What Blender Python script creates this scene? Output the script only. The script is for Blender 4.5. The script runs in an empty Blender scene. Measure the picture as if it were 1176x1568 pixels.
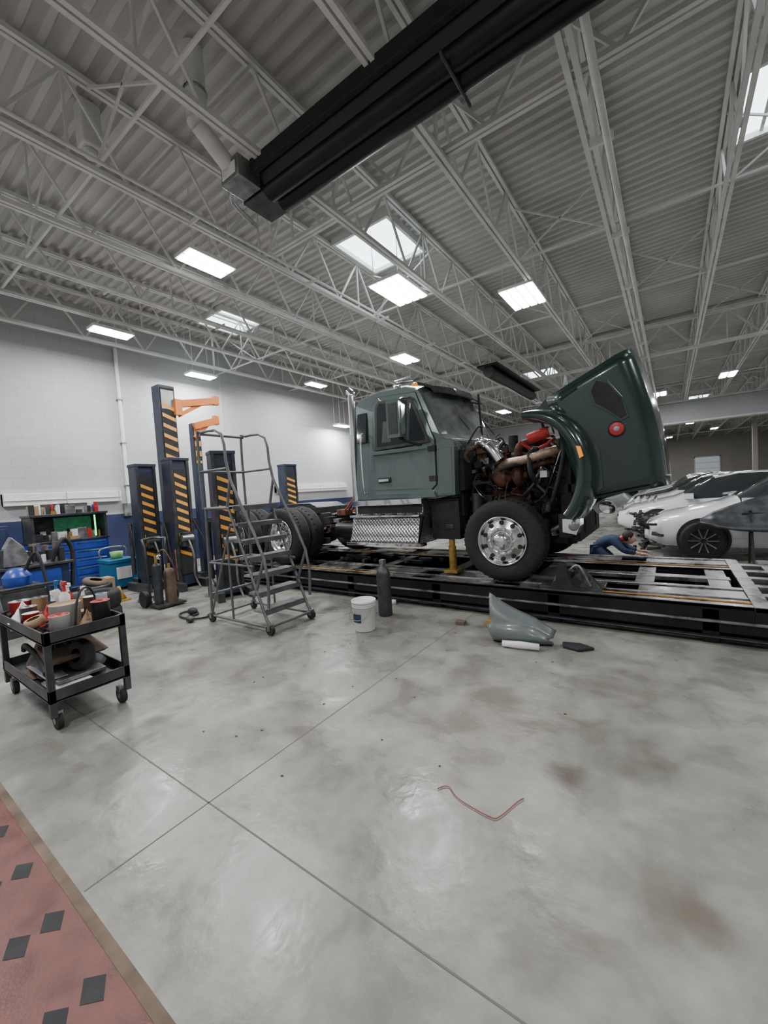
import bpy, math, random
from mathutils import Vector, Matrix
random.seed(7)
S=bpy.context.scene
pi=math.pi

# ------------------------------------------------------------------ materials
def mat(name,col,rough=.5,metal=0.,var=0.,scale=6.,bump=0.,bscale=40.,emit=0.,ecol=None,coat=0.,rvar=0.,col2=None,spec=None):
    m=bpy.data.materials.new(name);m.use_nodes=True
    nt=m.node_tree;b=nt.nodes['Principled BSDF']
    b.inputs['Base Color'].default_value=(*col,1)
    b.inputs['Roughness'].default_value=rough
    b.inputs['Metallic'].default_value=metal
    if coat: b.inputs['Coat Weight'].default_value=coat;b.inputs['Coat Roughness'].default_value=.05
    if spec is not None: b.inputs['Specular IOR Level'].default_value=spec
    if emit:
        b.inputs['Emission Color'].default_value=(*(ecol or col),1);b.inputs['Emission Strength'].default_value=emit
    if var or rvar or bump or col2:
        tc=nt.nodes.new('ShaderNodeTexCoord')
    if var or rvar or col2:
        n=nt.nodes.new('ShaderNodeTexNoise');n.inputs['Scale'].default_value=scale;n.inputs['Detail'].default_value=6
        nt.links.new(tc.outputs['Object'],n.inputs['Vector'])
        if var or col2:
            r=nt.nodes.new('ShaderNodeValToRGB')
            r.color_ramp.elements[0].position=.35;r.color_ramp.elements[1].position=.68
            c0=col2 if col2 else tuple(max(0,c*(1-var)) for c in col)
            r.color_ramp.elements[0].color=(*c0,1)
            r.color_ramp.elements[1].color=(*(tuple(min(1,c*(1+var)) for c in col)),1)
            nt.links.new(n.outputs['Fac'],r.inputs['Fac']);nt.links.new(r.outputs['Color'],b.inputs['Base Color'])
        if rvar:
            mr=nt.nodes.new('ShaderNodeMapRange');mr.inputs['To Min'].default_value=max(.02,rough-rvar);mr.inputs['To Max'].default_value=min(1,rough+rvar)
            mr.inputs['From Min'].default_value=.3;mr.inputs['From Max'].default_value=.7
            nt.links.new(n.outputs['Fac'],mr.inputs['Value']);nt.links.new(mr.outputs['Result'],b.inputs['Roughness'])
    if bump:
        n2=nt.nodes.new('ShaderNodeTexNoise');n2.inputs['Scale'].default_value=bscale;n2.inputs['Detail'].default_value=4
        nt.links.new(tc.outputs['Object'],n2.inputs['Vector'])
        bp=nt.nodes.new('ShaderNodeBump');bp.inputs['Strength'].default_value=bump;bp.inputs['Distance'].default_value=.02
        nt.links.new(n2.outputs['Fac'],bp.inputs['Height']);nt.links.new(bp.outputs['Normal'],b.inputs['Normal'])
    return m
def blockwall(name,col):
    m=bpy.data.materials.new(name);m.use_nodes=True;nt=m.node_tree;b=nt.nodes['Principled BSDF'];L=nt.links.new
    tc=nt.nodes.new('ShaderNodeTexCoord');sx=nt.nodes.new('ShaderNodeSeparateXYZ');L(tc.outputs['Object'],sx.inputs[0])
    ad=nt.nodes.new('ShaderNodeMath');ad.operation='ADD';L(sx.outputs['X'],ad.inputs[0]);L(sx.outputs['Y'],ad.inputs[1])
    cx=nt.nodes.new('ShaderNodeCombineXYZ');L(ad.outputs[0],cx.inputs['X']);L(sx.outputs['Z'],cx.inputs['Y'])
    br=nt.nodes.new('ShaderNodeTexBrick');br.inputs['Scale'].default_value=1;br.inputs['Brick Width'].default_value=.4;br.inputs['Row Height'].default_value=.2;br.inputs['Mortar Size'].default_value=.006;br.inputs['Mortar Smooth'].default_value=.4
    br.inputs['Color1'].default_value=(*col,1);br.inputs['Color2'].default_value=(*[c*.965 for c in col],1);br.inputs['Mortar'].default_value=(*[c*.86 for c in col],1)
    L(cx.outputs[0],br.inputs['Vector'])
    n=nt.nodes.new('ShaderNodeTexNoise');n.inputs['Scale'].default_value=.9;n.inputs['Detail'].default_value=6;L(tc.outputs['Object'],n.inputs['Vector'])
    r=nt.nodes.new('ShaderNodeValToRGB');r.color_ramp.elements[0].position=.3;r.color_ramp.elements[1].position=.7;r.color_ramp.elements[0].color=(.9,.89,.87,1);r.color_ramp.elements[1].color=(1,1,1,1);L(n.outputs['Fac'],r.inputs['Fac'])
    x=nt.nodes.new('ShaderNodeMix');x.data_type='RGBA';x.blend_type='MULTIPLY';x.inputs[0].default_value=1;L(br.outputs['Color'],x.inputs[6]);L(r.outputs['Color'],x.inputs[7]);L(x.outputs[2],b.inputs['Base Color'])
    bp=nt.nodes.new('ShaderNodeBump');bp.inputs['Strength'].default_value=.4;bp.inputs['Distance'].default_value=.006;bp.invert=True;L(br.outputs['Fac'],bp.inputs['Height']);L(bp.outputs['Normal'],b.inputs['Normal'])
    b.inputs['Roughness'].default_value=.55
    return m

M={}
M['wall']=blockwall('block_wall_paint',(.50,.51,.525))
M['navy']=mat('navy_band',(.025,.035,.10),.5,var=.15,scale=3)
M['tower']=mat('tower_dark_blue',(.025,.032,.06),.4,var=.25,scale=6)
M['wallfar']=mat('far_wall_paint',(.5,.47,.42),.6,var=.06,scale=1)
M['deck']=mat('roof_deck_paint',(.54,.53,.50),.5,var=.12,scale=.8)
M['steelw']=mat('joist_paint',(.72,.715,.69),.45,var=.10,scale=3)
M['blk']=mat('black_steel',(.012,.012,.014),.35,metal=.3,var=.3,scale=5)
M['blkm']=mat('black_matte',(.02,.02,.022),.7,var=.3,scale=12)
M['joint']=mat('floor_joint_filler',(.14,.135,.12),.8)
M['dgrey']=mat('dark_grey_steel',(.07,.072,.078),.4,metal=.5,var=.35,scale=8)
M['mgrey']=mat('ladder_grey_paint',(.15,.15,.155),.45,metal=.3,var=.2,scale=8)
M['grey']=mat('grey_steel',(.30,.30,.30),.38,metal=.7,var=.3,scale=9,rvar=.12)
M['lsteel']=mat('worn_deck_steel',(.42,.42,.41),.32,metal=.75,col2=(.16,.15,.14),scale=6,rvar=.12)
M['chrome']=mat('chrome',(.85,.86,.88),.08,metal=1)
M['alu']=mat('polished_alloy',(.75,.76,.77),.2,metal=1,var=.08,scale=20)
M['cab']=mat('cab_green_paint_lit',(.095,.130,.124),.22,metal=.2,coat=1,var=.05,scale=2)  # truck's dark green, lightened so reflected light is part of the colour
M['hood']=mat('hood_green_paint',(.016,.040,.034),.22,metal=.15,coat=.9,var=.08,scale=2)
M['hoodin']=mat('hood_inner',(.02,.028,.026),.6,var=.3,scale=8)
M['glass']=mat('dark_glass',(.03,.035,.038),.05,spec=.8)
M['wglass']=mat('windscreen_reflection',(.17,.18,.18),.06,spec=.9,var=.4,scale=3)  # windscreen glass; pale reflections are painted into its base colour
M['tyre']=mat('tyre_rubber',(.018,.018,.019),.75,var=.25,scale=20,bump=.2)
M['orange']=mat('orange_paint',(.85,.25,.04),.4,var=.08)
M['stripe']=mat('stripe_orange',(.85,.38,.06),.45,var=.08)
M['dstripe']=mat('worn_orange_line',(.50,.25,.06),.5,var=.4,scale=14)
M['rust']=mat('rusty_manifold',(.20,.085,.05),.7,metal=.2,col2=(.07,.035,.025),scale=15)
M['copper']=mat('heat_wrapped_pipe',(.42,.30,.23),.45,metal=.5,var=.25,scale=14)
M['red']=mat('red_paint',(.50,.03,.03),.35)
M['yellow']=mat('yellow_jack',(.35,.21,.04),.5,var=.4,scale=12)
M['white']=mat('white_plastic',(.82,.82,.80),.4,var=.04)
M['carw']=mat('white_car_paint',(.80,.81,.82),.2,coat=1)
M['carg']=mat('grey_car_paint',(.25,.26,.28),.25,coat=1,metal=.4)
M['carb']=mat('black_car_paint',(.012,.012,.014),.2,coat=1)
M['lens']=mat('headlight_lens',(.65,.68,.70),.08,spec=.9)
M['amber']=mat('amber_lens',(.95,.28,.02),.25,emit=.6)
M['blue']=mat('blue_toolbox',(.03,.07,.36),.3,var=.1)
M['blue2']=mat('cyan_blue_plastic',(.02,.14,.30),.4,var=.1)
M['green']=mat('green_backlight',(.04,.22,.12),.4,emit=.2,var=.5,scale=7)
M['gled']=mat('green_led_strip',(.1,.9,.3),.4,emit=3)
M['greenb']=mat('green_plastic',(.25,.5,.15),.5)
M['led']=mat('lamp_tube',(1,1,1),.4,emit=26,ecol=(.95,.98,1))
M['sky']=mat('skylight_diffuser',(.9,.95,1),.4,emit=5.0,ecol=(.78,.92,1),var=.05)
M['greyp']=mat('primer_panel',(.15,.17,.17),.35,coat=.3,var=.08,scale=5)
M['skin']=mat('skin',(.55,.33,.24),.55)
M['shirt']=mat('navy_shirt',(.02,.035,.08),.85,var=.15)
M['hair']=mat('dark_hair',(.02,.014,.01),.7)
M['tile']=mat('red_tile',(.20,.066,.055),.42,col2=(.13,.05,.042),scale=9,rvar=.12,bump=.1,bscale=90)
M['brown']=mat('grime_brown',(.16,.11,.08),.8,var=.35)
M['kraft']=mat('cardboard',(.42,.28,.16),.8,var=.15)
M['wire']=mat('red_wire',(.3,.08,.05),.5)
M['door']=mat('far_door',(.6,.66,.72),.4,emit=.25)

def diamond():
    m=bpy.data.materials.new('diamond_plate');m.use_nodes=True;nt=m.node_tree;b=nt.nodes['Principled BSDF'];L=nt.links.new
    b.inputs['Metallic'].default_value=.9
    tc=nt.nodes.new('ShaderNodeTexCoord');mp=nt.nodes.new('ShaderNodeMapping');mp.inputs['Rotation'].default_value=(0,pi/4,0)
    L(tc.outputs['Object'],mp.inputs['Vector'])
    v=nt.nodes.new('ShaderNodeTexVoronoi');v.inputs['Scale'].default_value=26;v.inputs['Randomness'].default_value=0.
    L(mp.outputs['Vector'],v.inputs['Vector'])
    r=nt.nodes.new('ShaderNodeValToRGB');r.color_ramp.elements[0].position=.22;r.color_ramp.elements[1].position=.4
    r.color_ramp.elements[0].color=(.75,.76,.77,1);r.color_ramp.elements[1].color=(.34,.35,.36,1);L(v.outputs['Distance'],r.inputs['Fac']);L(r.outputs['Color'],b.inputs['Base Color'])
    n=nt.nodes.new('ShaderNodeTexNoise');n.inputs['Scale'].default_value=5;n.inputs['Detail'].default_value=5;L(tc.outputs['Object'],n.inputs['Vector'])
    mr=nt.nodes.new('ShaderNodeMapRange');mr.inputs['To Min'].default_value=.1;mr.inputs['To Max'].default_value=.45;L(n.outputs['Fac'],mr.inputs['Value']);L(mr.outputs['Result'],b.inputs['Roughness'])
    bp=nt.nodes.new('ShaderNodeBump');bp.inputs['Strength'].default_value=1.;bp.inputs['Distance'].default_value=.02;bp.invert=True
    L(v.outputs['Distance'],bp.inputs['Height']);L(bp.outputs['Normal'],b.inputs['Normal'])
    return m
M['dia']=diamond()

def floormat():
    m=bpy.data.materials.new('polished_concrete');m.use_nodes=True;nt=m.node_tree;b=nt.nodes['Principled BSDF'];L=nt.links.new
    tc=nt.nodes.new('ShaderNodeTexCoord')
    def noise(s,d,dist=0.,vec=None):
        n=nt.nodes.new('ShaderNodeTexNoise');n.inputs['Scale'].default_value=s;n.inputs['Detail'].default_value=d;n.inputs['Distortion'].default_value=dist
        L(vec or tc.outputs['Object'],n.inputs['Vector']);return n
    def mix(f,a,bb,mode='MIX'):
        x=nt.nodes.new('ShaderNodeMix');x.data_type='RGBA';x.blend_type=mode
        for s,v in ((x.inputs[0],f),(x.inputs[6],a),(x.inputs[7],bb)):
            if isinstance(v,(int,float)): s.default_value=v
            elif isinstance(v,tuple): s.default_value=(*v,1)
            else: L(v,s)
        return x.outputs[2]
    def ramp(src,p0,p1,c0=(0,0,0),c1=(1,1,1)):
        r=nt.nodes.new('ShaderNodeValToRGB');r.color_ramp.elements[0].position=p0;r.color_ramp.elements[1].position=p1
        r.color_ramp.elements[0].color=(*c0,1);r.color_ramp.elements[1].color=(*c1,1);L(src,r.inputs['Fac']);return r.outputs['Color']
    n1=noise(1.0,10,.6);n2=noise(3.4,10,.5);n3=noise(16,7)
    c=ramp(n1.outputs['Fac'],.34,.66,(.225,.22,.198),(.36,.355,.33))
    c=mix(.9,c,ramp(n2.outputs['Fac'],.32,.66,(.70,.685,.65),(1.10,1.10,1.09)),'MULTIPLY')
    c=mix(.8,c,ramp(n3.outputs['Fac'],.28,.62,(.86,.85,.83),(1.03,1.03,1.03)),'MULTIPLY')
    mp=nt.nodes.new('ShaderNodeMapping');mp.inputs['Scale'].default_value=(.4,2.6,1);mp.inputs['Rotation'].default_value=(0,0,.15);L(tc.outputs['Object'],mp.inputs['Vector'])
    n5=noise(1.1,8,.3,mp.outputs['Vector']);c=mix(.6,c,ramp(n5.outputs['Fac'],.30,.55,(.70,.68,.64),(1,1,1)),'MULTIPLY')
    for (x,y,r,col,k) in [(-.93,1.79,.14,(.10,.075,.055),.8),(-.49,2.12,.11,(.10,.08,.065),.8),(.06,1.61,.08,(.13,.10,.075),.6),(-2.98,1.26,.10,(.11,.095,.075),.7),(-1.0,2.4,.55,(.18,.145,.115),.5),(-2.2,2.4,.5,(.17,.145,.12),.4),(-.35,1.5,.4,(.21,.18,.15),.3),(-1.9,1.9,.3,(.2,.17,.14),.3),(-.2,3.2,.5,(.15,.135,.115),.4),(-3.2,4.0,.6,(.15,.135,.115),.4),(-1.6,4.0,.5,(.15,.135,.115),.4),(-5.2,2.6,.5,(.16,.14,.12),.35)]:
        g=nt.nodes.new('ShaderNodeVectorMath');g.operation='DISTANCE';L(tc.outputs['Object'],g.inputs[0]);g.inputs[1].default_value=(x,y,0)
        mr=nt.nodes.new('ShaderNodeMath');mr.operation='MULTIPLY_ADD';L(n2.outputs['Fac'],mr.inputs[0]);mr.inputs[1].default_value=r*2.2;L(g.outputs['Value'],mr.inputs[2])
        f=nt.nodes.new('ShaderNodeMapRange');f.interpolation_type='SMOOTHSTEP';f.inputs['From Min'].default_value=r*2.5;f.inputs['From Max'].default_value=r*1.0;f.inputs['To Max'].default_value=k
        L(mr.outputs[0],f.inputs['Value']);c=mix(f.outputs['Result'],c,col)
    L(c,b.inputs['Base Color'])
    rr=nt.nodes.new('ShaderNodeMapRange');rr.inputs['From Min'].default_value=.33;rr.inputs['From Max'].default_value=.67;rr.inputs['To Min'].default_value=.20;rr.inputs['To Max'].default_value=.42
    L(n2.outputs['Fac'],rr.inputs['Value']);L(rr.outputs['Result'],b.inputs['Roughness'])
    bp=nt.nodes.new('ShaderNodeBump');bp.inputs['Strength'].default_value=.3;bp.inputs['Distance'].default_value=.01
    n4=noise(11,7);L(n4.outputs['Fac'],bp.inputs['Height']);L(bp.outputs['Normal'],b.inputs['Normal'])
    return m
M['floor']=floormat()

# ------------------------------------------------------------------ mesh builder
class B:
    def __init__(s): s.v=[];s.f=[];s.m=[];s.s=[];s.mats=[]
    def mi(s,k):
        if k not in s.mats: s.mats.append(k)
        return s.mats.index(k)
    def add(s,vs,fs,k,smooth=False):
        o=len(s.v);s.v+= [tuple(p) for p in vs]
        for i,f in enumerate(fs):
            s.f.append([a+o for a in f]);s.m.append(s.mi(k[i] if isinstance(k,list) else k));s.s.append(smooth)
    def bx(s,x0,x1,y0,y1,z0,z1,k):
        s.add([(x0,y0,z0),(x1,y0,z0),(x1,y1,z0),(x0,y1,z0),(x0,y0,z1),(x1,y0,z1),(x1,y1,z1),(x0,y1,z1)],
              [(0,3,2,1),(4,5,6,7),(0,1,5,4),(1,2,6,5),(2,3,7,6),(3,0,4,7)],k)
    def bar(s,p,q,w,h,k):
        p=Vector(p);q=Vector(q);d=(q-p);
        if d.length<1e-6:return
        d.normalize();up=Vector((0,0,1)) if abs(d.z)<.95 else Vector((1,0,0))
        a=d.cross(up).normalized()*w/2;b=a.cross(d).normalized()*h/2
        s.add([p-a-b,p+a-b,p+a+b,p-a+b,q-a-b,q+a-b,q+a+b,q-a+b],[(0,1,2,3),(7,6,5,4),(0,4,5,1),(1,5,6,2),(2,6,7,3),(3,7,4,0)],k)
    def cyl(s,p,q,r,k,r2=None,n=16,cap=True,smooth=True):
        r2=r if r2 is None else r2
        p=Vector(p);q=Vector(q);d=(q-p).normalized();up=Vector((0,0,1)) if abs(d.z)<.9 else Vector((1,0,0))
        a=d.cross(up).normalized();b=d.cross(a)
        V=[p+(a*math.cos(t)+b*math.sin(t))*r for t in [2*pi*i/n for i in range(n)]]+[q+(a*math.cos(t)+b*math.sin(t))*r2 for t in [2*pi*i/n for i in range(n)]]
        s.add(V,[(i,(i+1)%n,n+(i+1)%n,n+i) for i in range(n)],k,smooth)
        if cap: s.add(V,[tuple(range(n))[::-1],tuple(range(n,2*n))],k)
    def path(s,pts,r,k,n=8,sub=4,closed=False):
        P=[Vector(p) for p in pts]
        if sub>1 and len(P)>2:
            Q=[]
            for i in range(len(P)-1):
                a=P[max(i-1,0)];b=P[i];c=P[i+1];d=P[min(i+2,len(P)-1)]
                for j in range(sub):
                    t=j/sub;Q.append(.5*((2*b)+(c-a)*t+(2*a-5*b+4*c-d)*t*t+(3*b-a-3*c+d)*t**3))
            Q.append(P[-1]);P=Q
        R=[];nrm=None
        for i,p in enumerate(P):
            d=(P[min(i+1,len(P)-1)]-P[max(i-1,0)]).normalized()
            if nrm is None:
                up=Vector((0,0,1)) if abs(d.z)<.9 else Vector((1,0,0));nrm=d.cross(up).normalized()
            nrm=(nrm-d*nrm.dot(d)).normalized();b=d.cross(nrm)
            R.append([p+(nrm*math.cos(2*pi*j/n)+b*math.sin(2*pi*j/n))*r for j in range(n)])
        s.loft(R,k,closed=True,smooth=True,caps=True)
    def loft(s,secs,k,closed=False,smooth=True,caps=False):
        n=len(secs[0]);V=[p for sec in secs for p in sec];F=[];K=[]
        for i in range(len(secs)-1):
            for j in range(n if closed else n-1):
                F.append((i*n+j,i*n+(j+1)%n,(i+1)*n+(j+1)%n,(i+1)*n+j));K.append(k(i,j) if callable(k) else k)
        s.add(V,F,K,smooth)
        if caps:
            kk=k(0,0) if callable(k) else k
            s.add(secs[0],[tuple(range(n))[::-1]],kk);s.add(secs[-1],[tuple(range(n))],kk)
    def lathe(s,c,ax,prof,k,n=32,smooth=True):
        c=Vector(c);ax=Vector(ax).normalized();up=Vector((0,0,1)) if abs(ax.z)<.9 else Vector((1,0,0))
        a=ax.cross(up).normalized();b=ax.cross(a)
        secs=[[c+ax*h+(a*math.cos(2*pi*j/n)+b*math.sin(2*pi*j/n))*r for j in range(n)] for r,h in prof]
        s.loft(secs,k,closed=True,smooth=smooth)
    def prism(s,poly,ax,a0,a1,k,k2=None):
        def P(u,v,a):
            return (a,u,v) if ax==0 else ((u,a,v) if ax==1 else (u,v,a))
        n=len(poly);V=[P(u,v,a0) for u,v in poly]+[P(u,v,a1) for u,v in poly]
        s.add(V,[tuple(range(n))[::-1],tuple(range(n,2*n))]+[(i,(i+1)%n,n+(i+1)%n,n+i) for i in range(n)],k)
    def ball(s,c,r,k,n=12,sc=(1,1,1)):
        c=Vector(c);secs=[]
        for i in range(n//2+1):
            t=pi*i/(n//2);secs.append([(c.x+r*sc[0]*math.sin(t)*math.cos(2*pi*j/n),c.y+r*sc[1]*math.sin(t)*math.sin(2*pi*j/n),c.z+r*sc[2]*math.cos(t)) for j in range(n)])
        s.loft(secs,k,closed=True)
    def rag(s,c,r,h,k,n=16):
        c=Vector(c);ph=random.uniform(0,6);secs=[]
        for i in range(6):
            t=i/5;secs.append([(c.x+r*t*(1+.25*math.sin(3*a+ph))*math.cos(a),c.y+r*t*(.8+.25*math.sin(2*a+ph*2))*math.sin(a),c.z+h*(1-t)*(1+.35*math.sin(4*a+ph+3*t))) for a in [2*pi*j/n for j in range(n)]])
        s.loft(secs,k,closed=True)
    def obj(s,name,bevel=0.,loc=None,rotz=0.,solid=0.,parent=None):
        me=bpy.data.meshes.new(name);me.from_pydata(s.v,[],s.f)
        for k in s.mats: me.materials.append(M[k])
        me.polygons.foreach_set('material_index',s.m);me.polygons.foreach_set('use_smooth',s.s)
        me.validate();me.update()
        o=bpy.data.objects.new(name,me);S.collection.objects.link(o)
        if solid:
            md=o.modifiers.new('solid','SOLIDIFY');md.thickness=solid
        if bevel:
            md=o.modifiers.new('bevel','BEVEL');md.width=bevel;md.segments=2;md.limit_method='ANGLE';md.angle_limit=math.radians(40)
        if loc: o.location=loc
        o.rotation_euler[2]=rotz
        if parent: o.parent=parent
        return o
def empty(name,loc=(0,0,0)):
    e=bpy.data.objects.new(name,None);e.location=loc;S.collection.objects.link(e);e.empty_display_size=.1;return e

# ------------------------------------------------------------------ room shell
XW,XE,YS,YN,ZC=-10.5,9.0,-3.5,55.0,6.0
b=B();b.bx(XW-.2,XE+.2,YS-.2,YN+.2,-.2,0,'floor');floor=b.obj('floor')
b=B()
b.bx(-1.9235,-1.9165,.5,4.4,-.002,.0012,'joint');b.bx(-10.4,6,1.0265,1.0335,-.002,.0012,'joint')
b.bx(-6.503,-6.497,-2,4.4,-.002,.0012,'joint');b.bx(2.497,2.503,-2,20,-.002,.0012,'joint')
b.obj('trim_1')
b=B();b.bx(XW-.2,XW,YS-.2,YN+.2,1.36,ZC+.3,'wall');b.bx(XW-.2,XW,YS-.2,YN+.2,0,1.36,'navy')
for y in [1.0,7.0,13.,19.,25.]: b.bx(XW,XW+.012,y,y+.03,1.4,ZC,'deck')
b.obj('wall_left')
b=B();b.bx(XE,XE+.2,YS-.2,YN+.2,0,ZC+.3,'wall');b.obj('wall_right')
b=B();b.bx(XW-.2,XE+.2,YS-.2,YS,0,ZC+.3,'wall');b.obj('wall_front')
b=B();b.bx(XW-.2,XE+.2,YN,YN+.2,0,ZC+.3,'wallfar');b.obj('wall_back')
b=B();b.bx(2.2,4.2,YN-.06,YN-.0,0,3.0,'door')
for z in (.6,1.2,1.8,2.4): b.bx(2.2,4.2,YN-.07,YN-.06,z,z+.03,'grey')
b.bx(2.1,2.2,YN-.1,YN,0,3.1,'white');b.bx(4.2,4.3,YN-.1,YN,0,3.1,'white');b.bx(2.1,4.3,YN-.1,YN,3.0,3.1,'white')
b.obj('door_1')
b=B();prof=[];per=.17;y=YS-.2
while y<YN+.2:
    prof+=[(y,ZC),(y+.06,ZC),(y+.085,ZC+.045),(y+.145,ZC+.045)];y+=per
b.loft([[(XW-.2,a,c) for a,c in prof],[(XE+.2,a,c) for a,c in prof]],'deck',smooth=False)
b.bx(XW-.2,XE+.2,YS-.2,YN+.2,ZC+.1,ZC+.2,'deck');b.obj('ceiling')
b=B();b.bx(XW+.01,XE-.01,25.0,25.4,4.0,4.95,'wall');b.bx(XW+.01,XE-.01,24.93,25.47,3.94,4.02,'steelw')
for x in (-9.5,-2.9,6.5): b.bx(x,x+.3,25.0,25.4,0,3.95,'wall')
b.obj('trim_2',.01)
b=B()
for (y,x) in ((33,5.2),(33,-2.2),(42,5.2)): b.bx(x,x+.3,y,y+.3,0,5.0,'wallfar');b.bx(x-.04,x+.34,y-.04,y+.34,0,1.1,'yellow')
b.obj('support_columns',.01)

# ------------------------------------------------------------------ joists
def truss(b,p0,p1,zb,zt,panel,cw=.10,ch=.05,wd=.03,k='steelw',two=True):
    p0=Vector(p0);p1=Vector(p1);d=(p1-p0);Ln=d.length;d.normalize();sd=Vector((-d.y,d.x,0))*cw*.32
    for z in (zb,zt):
        for s_ in (-1,1):
            b.bar((p0.x+sd.x*s_,p0.y+sd.y*s_,z),(p1.x+sd.x*s_,p1.y+sd.y*s_,z),cw*.42,ch,k)
    n=max(2,int(Ln/panel));
    for i in range(n):
        a=p0+d*(Ln*i/n);c=p0+d*(Ln*(i+1)/n);m=(a+c)/2
        b.bar((a.x,a.y,zb),(m.x,m.y,zt),wd,wd,k);b.bar((m.x,m.y,zt),(c.x,c.y,zb),wd,wd,k)
        if two and i%2==0: b.bar((m.x,m.y,zb),(m.x,m.y,zt),wd*.8,wd*.8,k)
JX=[7.3,6.0,4.6,3.3,2.0,.67,-.62,-1.95,-3.4,-4.88,-6.1,-7.39,-8.6,-9.81]
b=B()
for x in JX: truss(b,(x,YS,0),(x,YN,0),5.05,5.93,1.15,cw=.12 if x==-.62 else .10)
b.obj('steel_roof_joists')
b=B()
truss(b,(-4.9,4.25,0),(XE-.02,4.25,0),5.12,5.86,1.1,cw=.10,ch=.05,wd=.035)
for y in (14.6,25.0,36,46): truss(b,(XW+.02,y,0),(XE-.02,y,0),5.0,5.86,1.3,cw=.16,ch=.07,wd=.045)
b.obj('steel_roof_girders')
b=B()
for y in (.2,2.0,6.9,9.6,12.2,17.,20.,23.,28.,32,40,50):
    b.bar((XW+.03,y,5.09),(XE-.03,y,5.09),.028,.028,'steelw')
    for i in range(len(JX)-1):
        if (i+int(y))%2==0:
            b.bar((JX[i],y,5.07),(JX[i+1],y,5.9),.022,.022,'steelw');b.bar((JX[i],y,5.9),(JX[i+1],y,5.07),.022,.022,'steelw')
b.obj('joist_bridging')
b=B();y0_,y1_=YS+.03,YN-.03
b.cyl((-.45,y0_,4.93),(-.45,y1_,4.93),.035,'steelw',n=8);b.cyl((-4.6,y0_,4.97),(-4.6,y1_,4.97),.02,'steelw',n=8)
b.cyl((-7.2,y0_,4.97),(-7.2,y1_,4.97),.02,'steelw',n=8)
for y in range(-3,54,2): b.bx(-.62,-.40,y,y+.04,4.96,5.04,'steelw')
for x in (-4.6,-7.2):
    for y in range(-3,54,2): b.bx(x-.28,x+.03,y,y+.02,4.98,5.03,'steelw')
b.obj('electrical_conduits')
def sky(i,x0,x1,y0,y1):
    b=B();z=5.97
    b.bx(x0,x1,y0,y1,z,z+.02,'sky')
    for a in ((x0-.05,x0,y0-.05,y1+.05),(x1,x1+.05,y0-.05,y1+.05),(x0,x1,y0-.05,y0),(x0,x1,y1,y1+.05)): b.bx(*a,z-.08,z+.06,'steelw')
    xm=(x0+x1)/2;b.bx(xm-.02,xm+.02,y0,y1,z-.03,z+.01,'steelw')
    b.obj('window_%d'%i)
sky(1,-4.75,-3.65,5.7,6.9);sky(2,-9.35,-8.35,5.8,6.85);sky(3,.85,1.6,4.3,5.3);sky(4,-4.75,-3.65,17,18.3);sky(5,.8,1.35,6.4,7.6);sky(6,1.0,1.9,30,31.5)
def lamp(x,y,z,lx=.34,ly=.72,n=2,pw=60,top=5.93):
    b=B();b.bx(x-lx/2,x+lx/2,y-ly/2,y+ly/2,z+.02,z+.07,'white')
    w=lx/n
    for i in range(n):
        cx=x-lx/2+w*(i+.5);b.bx(cx-w*.36,cx+w*.36,y-ly/2+.03,y+ly/2-.03,z,z+.021,'led')
    for sx,sy in ((-1,-1),(1,-1),(-1,1),(1,1)): b.bar((x+sx*lx*.4,y+sy*ly*.4,z+.06),(x+sx*lx*.4,y+sy*ly*.4,top),.008,.008,'steelw')
    b.obj('high_bay_light')
    l=bpy.data.lights.new('high_bay_glow','AREA');l.shape='RECTANGLE';l.size=lx;l.size_y=ly;l.energy=pw;l.color=(.98,.99,1)
    o=bpy.data.objects.new('high_bay_glow',l);o.location=(x,y,z-.015);S.collection.objects.link(o)
PW=108
for a in [(-5.5,3.62,4.98,.40,.74),(-3.83,6.25,4.98,.62,1.0,4),(-2.2,8.05,4.98,.62,1.0,4),(-8.84,3.63,4.9),(-9.75,6.0,4.72),(-5.68,9.38,4.95,.5,.8),(-9.02,9.43,4.95),(-9.9,11.6,4.0),
          (1.79,19.6,4.95,.5,1.),(-6.5,19.6,4.95,.5,1.),(-.3,21.6,4.95,.5,1.),(-4,28,4.95,.5,1.),(1.2,29,4.95,.5,1.),(3,14,4.95,.5,1.),(1.2,36,4.95,.5,1.2),(3.8,33,4.95,.5,1.2),(3.0,43,4.95,.5,1.2),(0,48,4.95,.5,1.2)]:
    lamp(*a,pw=PW)
for a in [(-5.4,-.6,4.95),(-1.3,-1.2,4.95),(2.6,.8,4.95),(3.9,4.8,4.95),(-8.8,-.4,4.95)]: lamp(*a,pw=PW)
# radiant tube heater
b=B();hx=-3.5
b.bx(hx,3.5,2.98,3.52,5.0,5.06,'blk')
b.prism([(2.98,5.0),(3.1,4.83),(3.4,4.83),(3.52,5.0)],0,hx,3.5,'blk')
b.cyl((hx-.02,3.17,4.86),(3.5,3.17,4.86),.10,'blk',n=20);b.cyl((hx-.02,3.36,4.86),(3.5,3.36,4.86),.10,'blk',n=20)
b.bx(hx-.04,3.5,2.93,2.99,4.93,5.07,'blkm');b.bx(hx-.04,3.5,3.51,3.57,4.93,5.07,'blkm')
for x in (-1.35,.7): b.bx(x,x+.025,2.97,3.53,4.745,4.775,'dgrey');b.bar((x,3.0,5.05),(x,3.0,5.93),.015,.015,'steelw');b.bar((x,3.5,5.05),(x,3.5,5.93),.015,.015,'steelw')
b.obj('radiant_tube_heater',.006)
b=B();b.bx(-3.86,-3.56,2.80,3.08,4.86,5.08,'grey');b.bx(-3.83,-3.6,2.785,2.80,4.9,5.02,'white')
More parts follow.
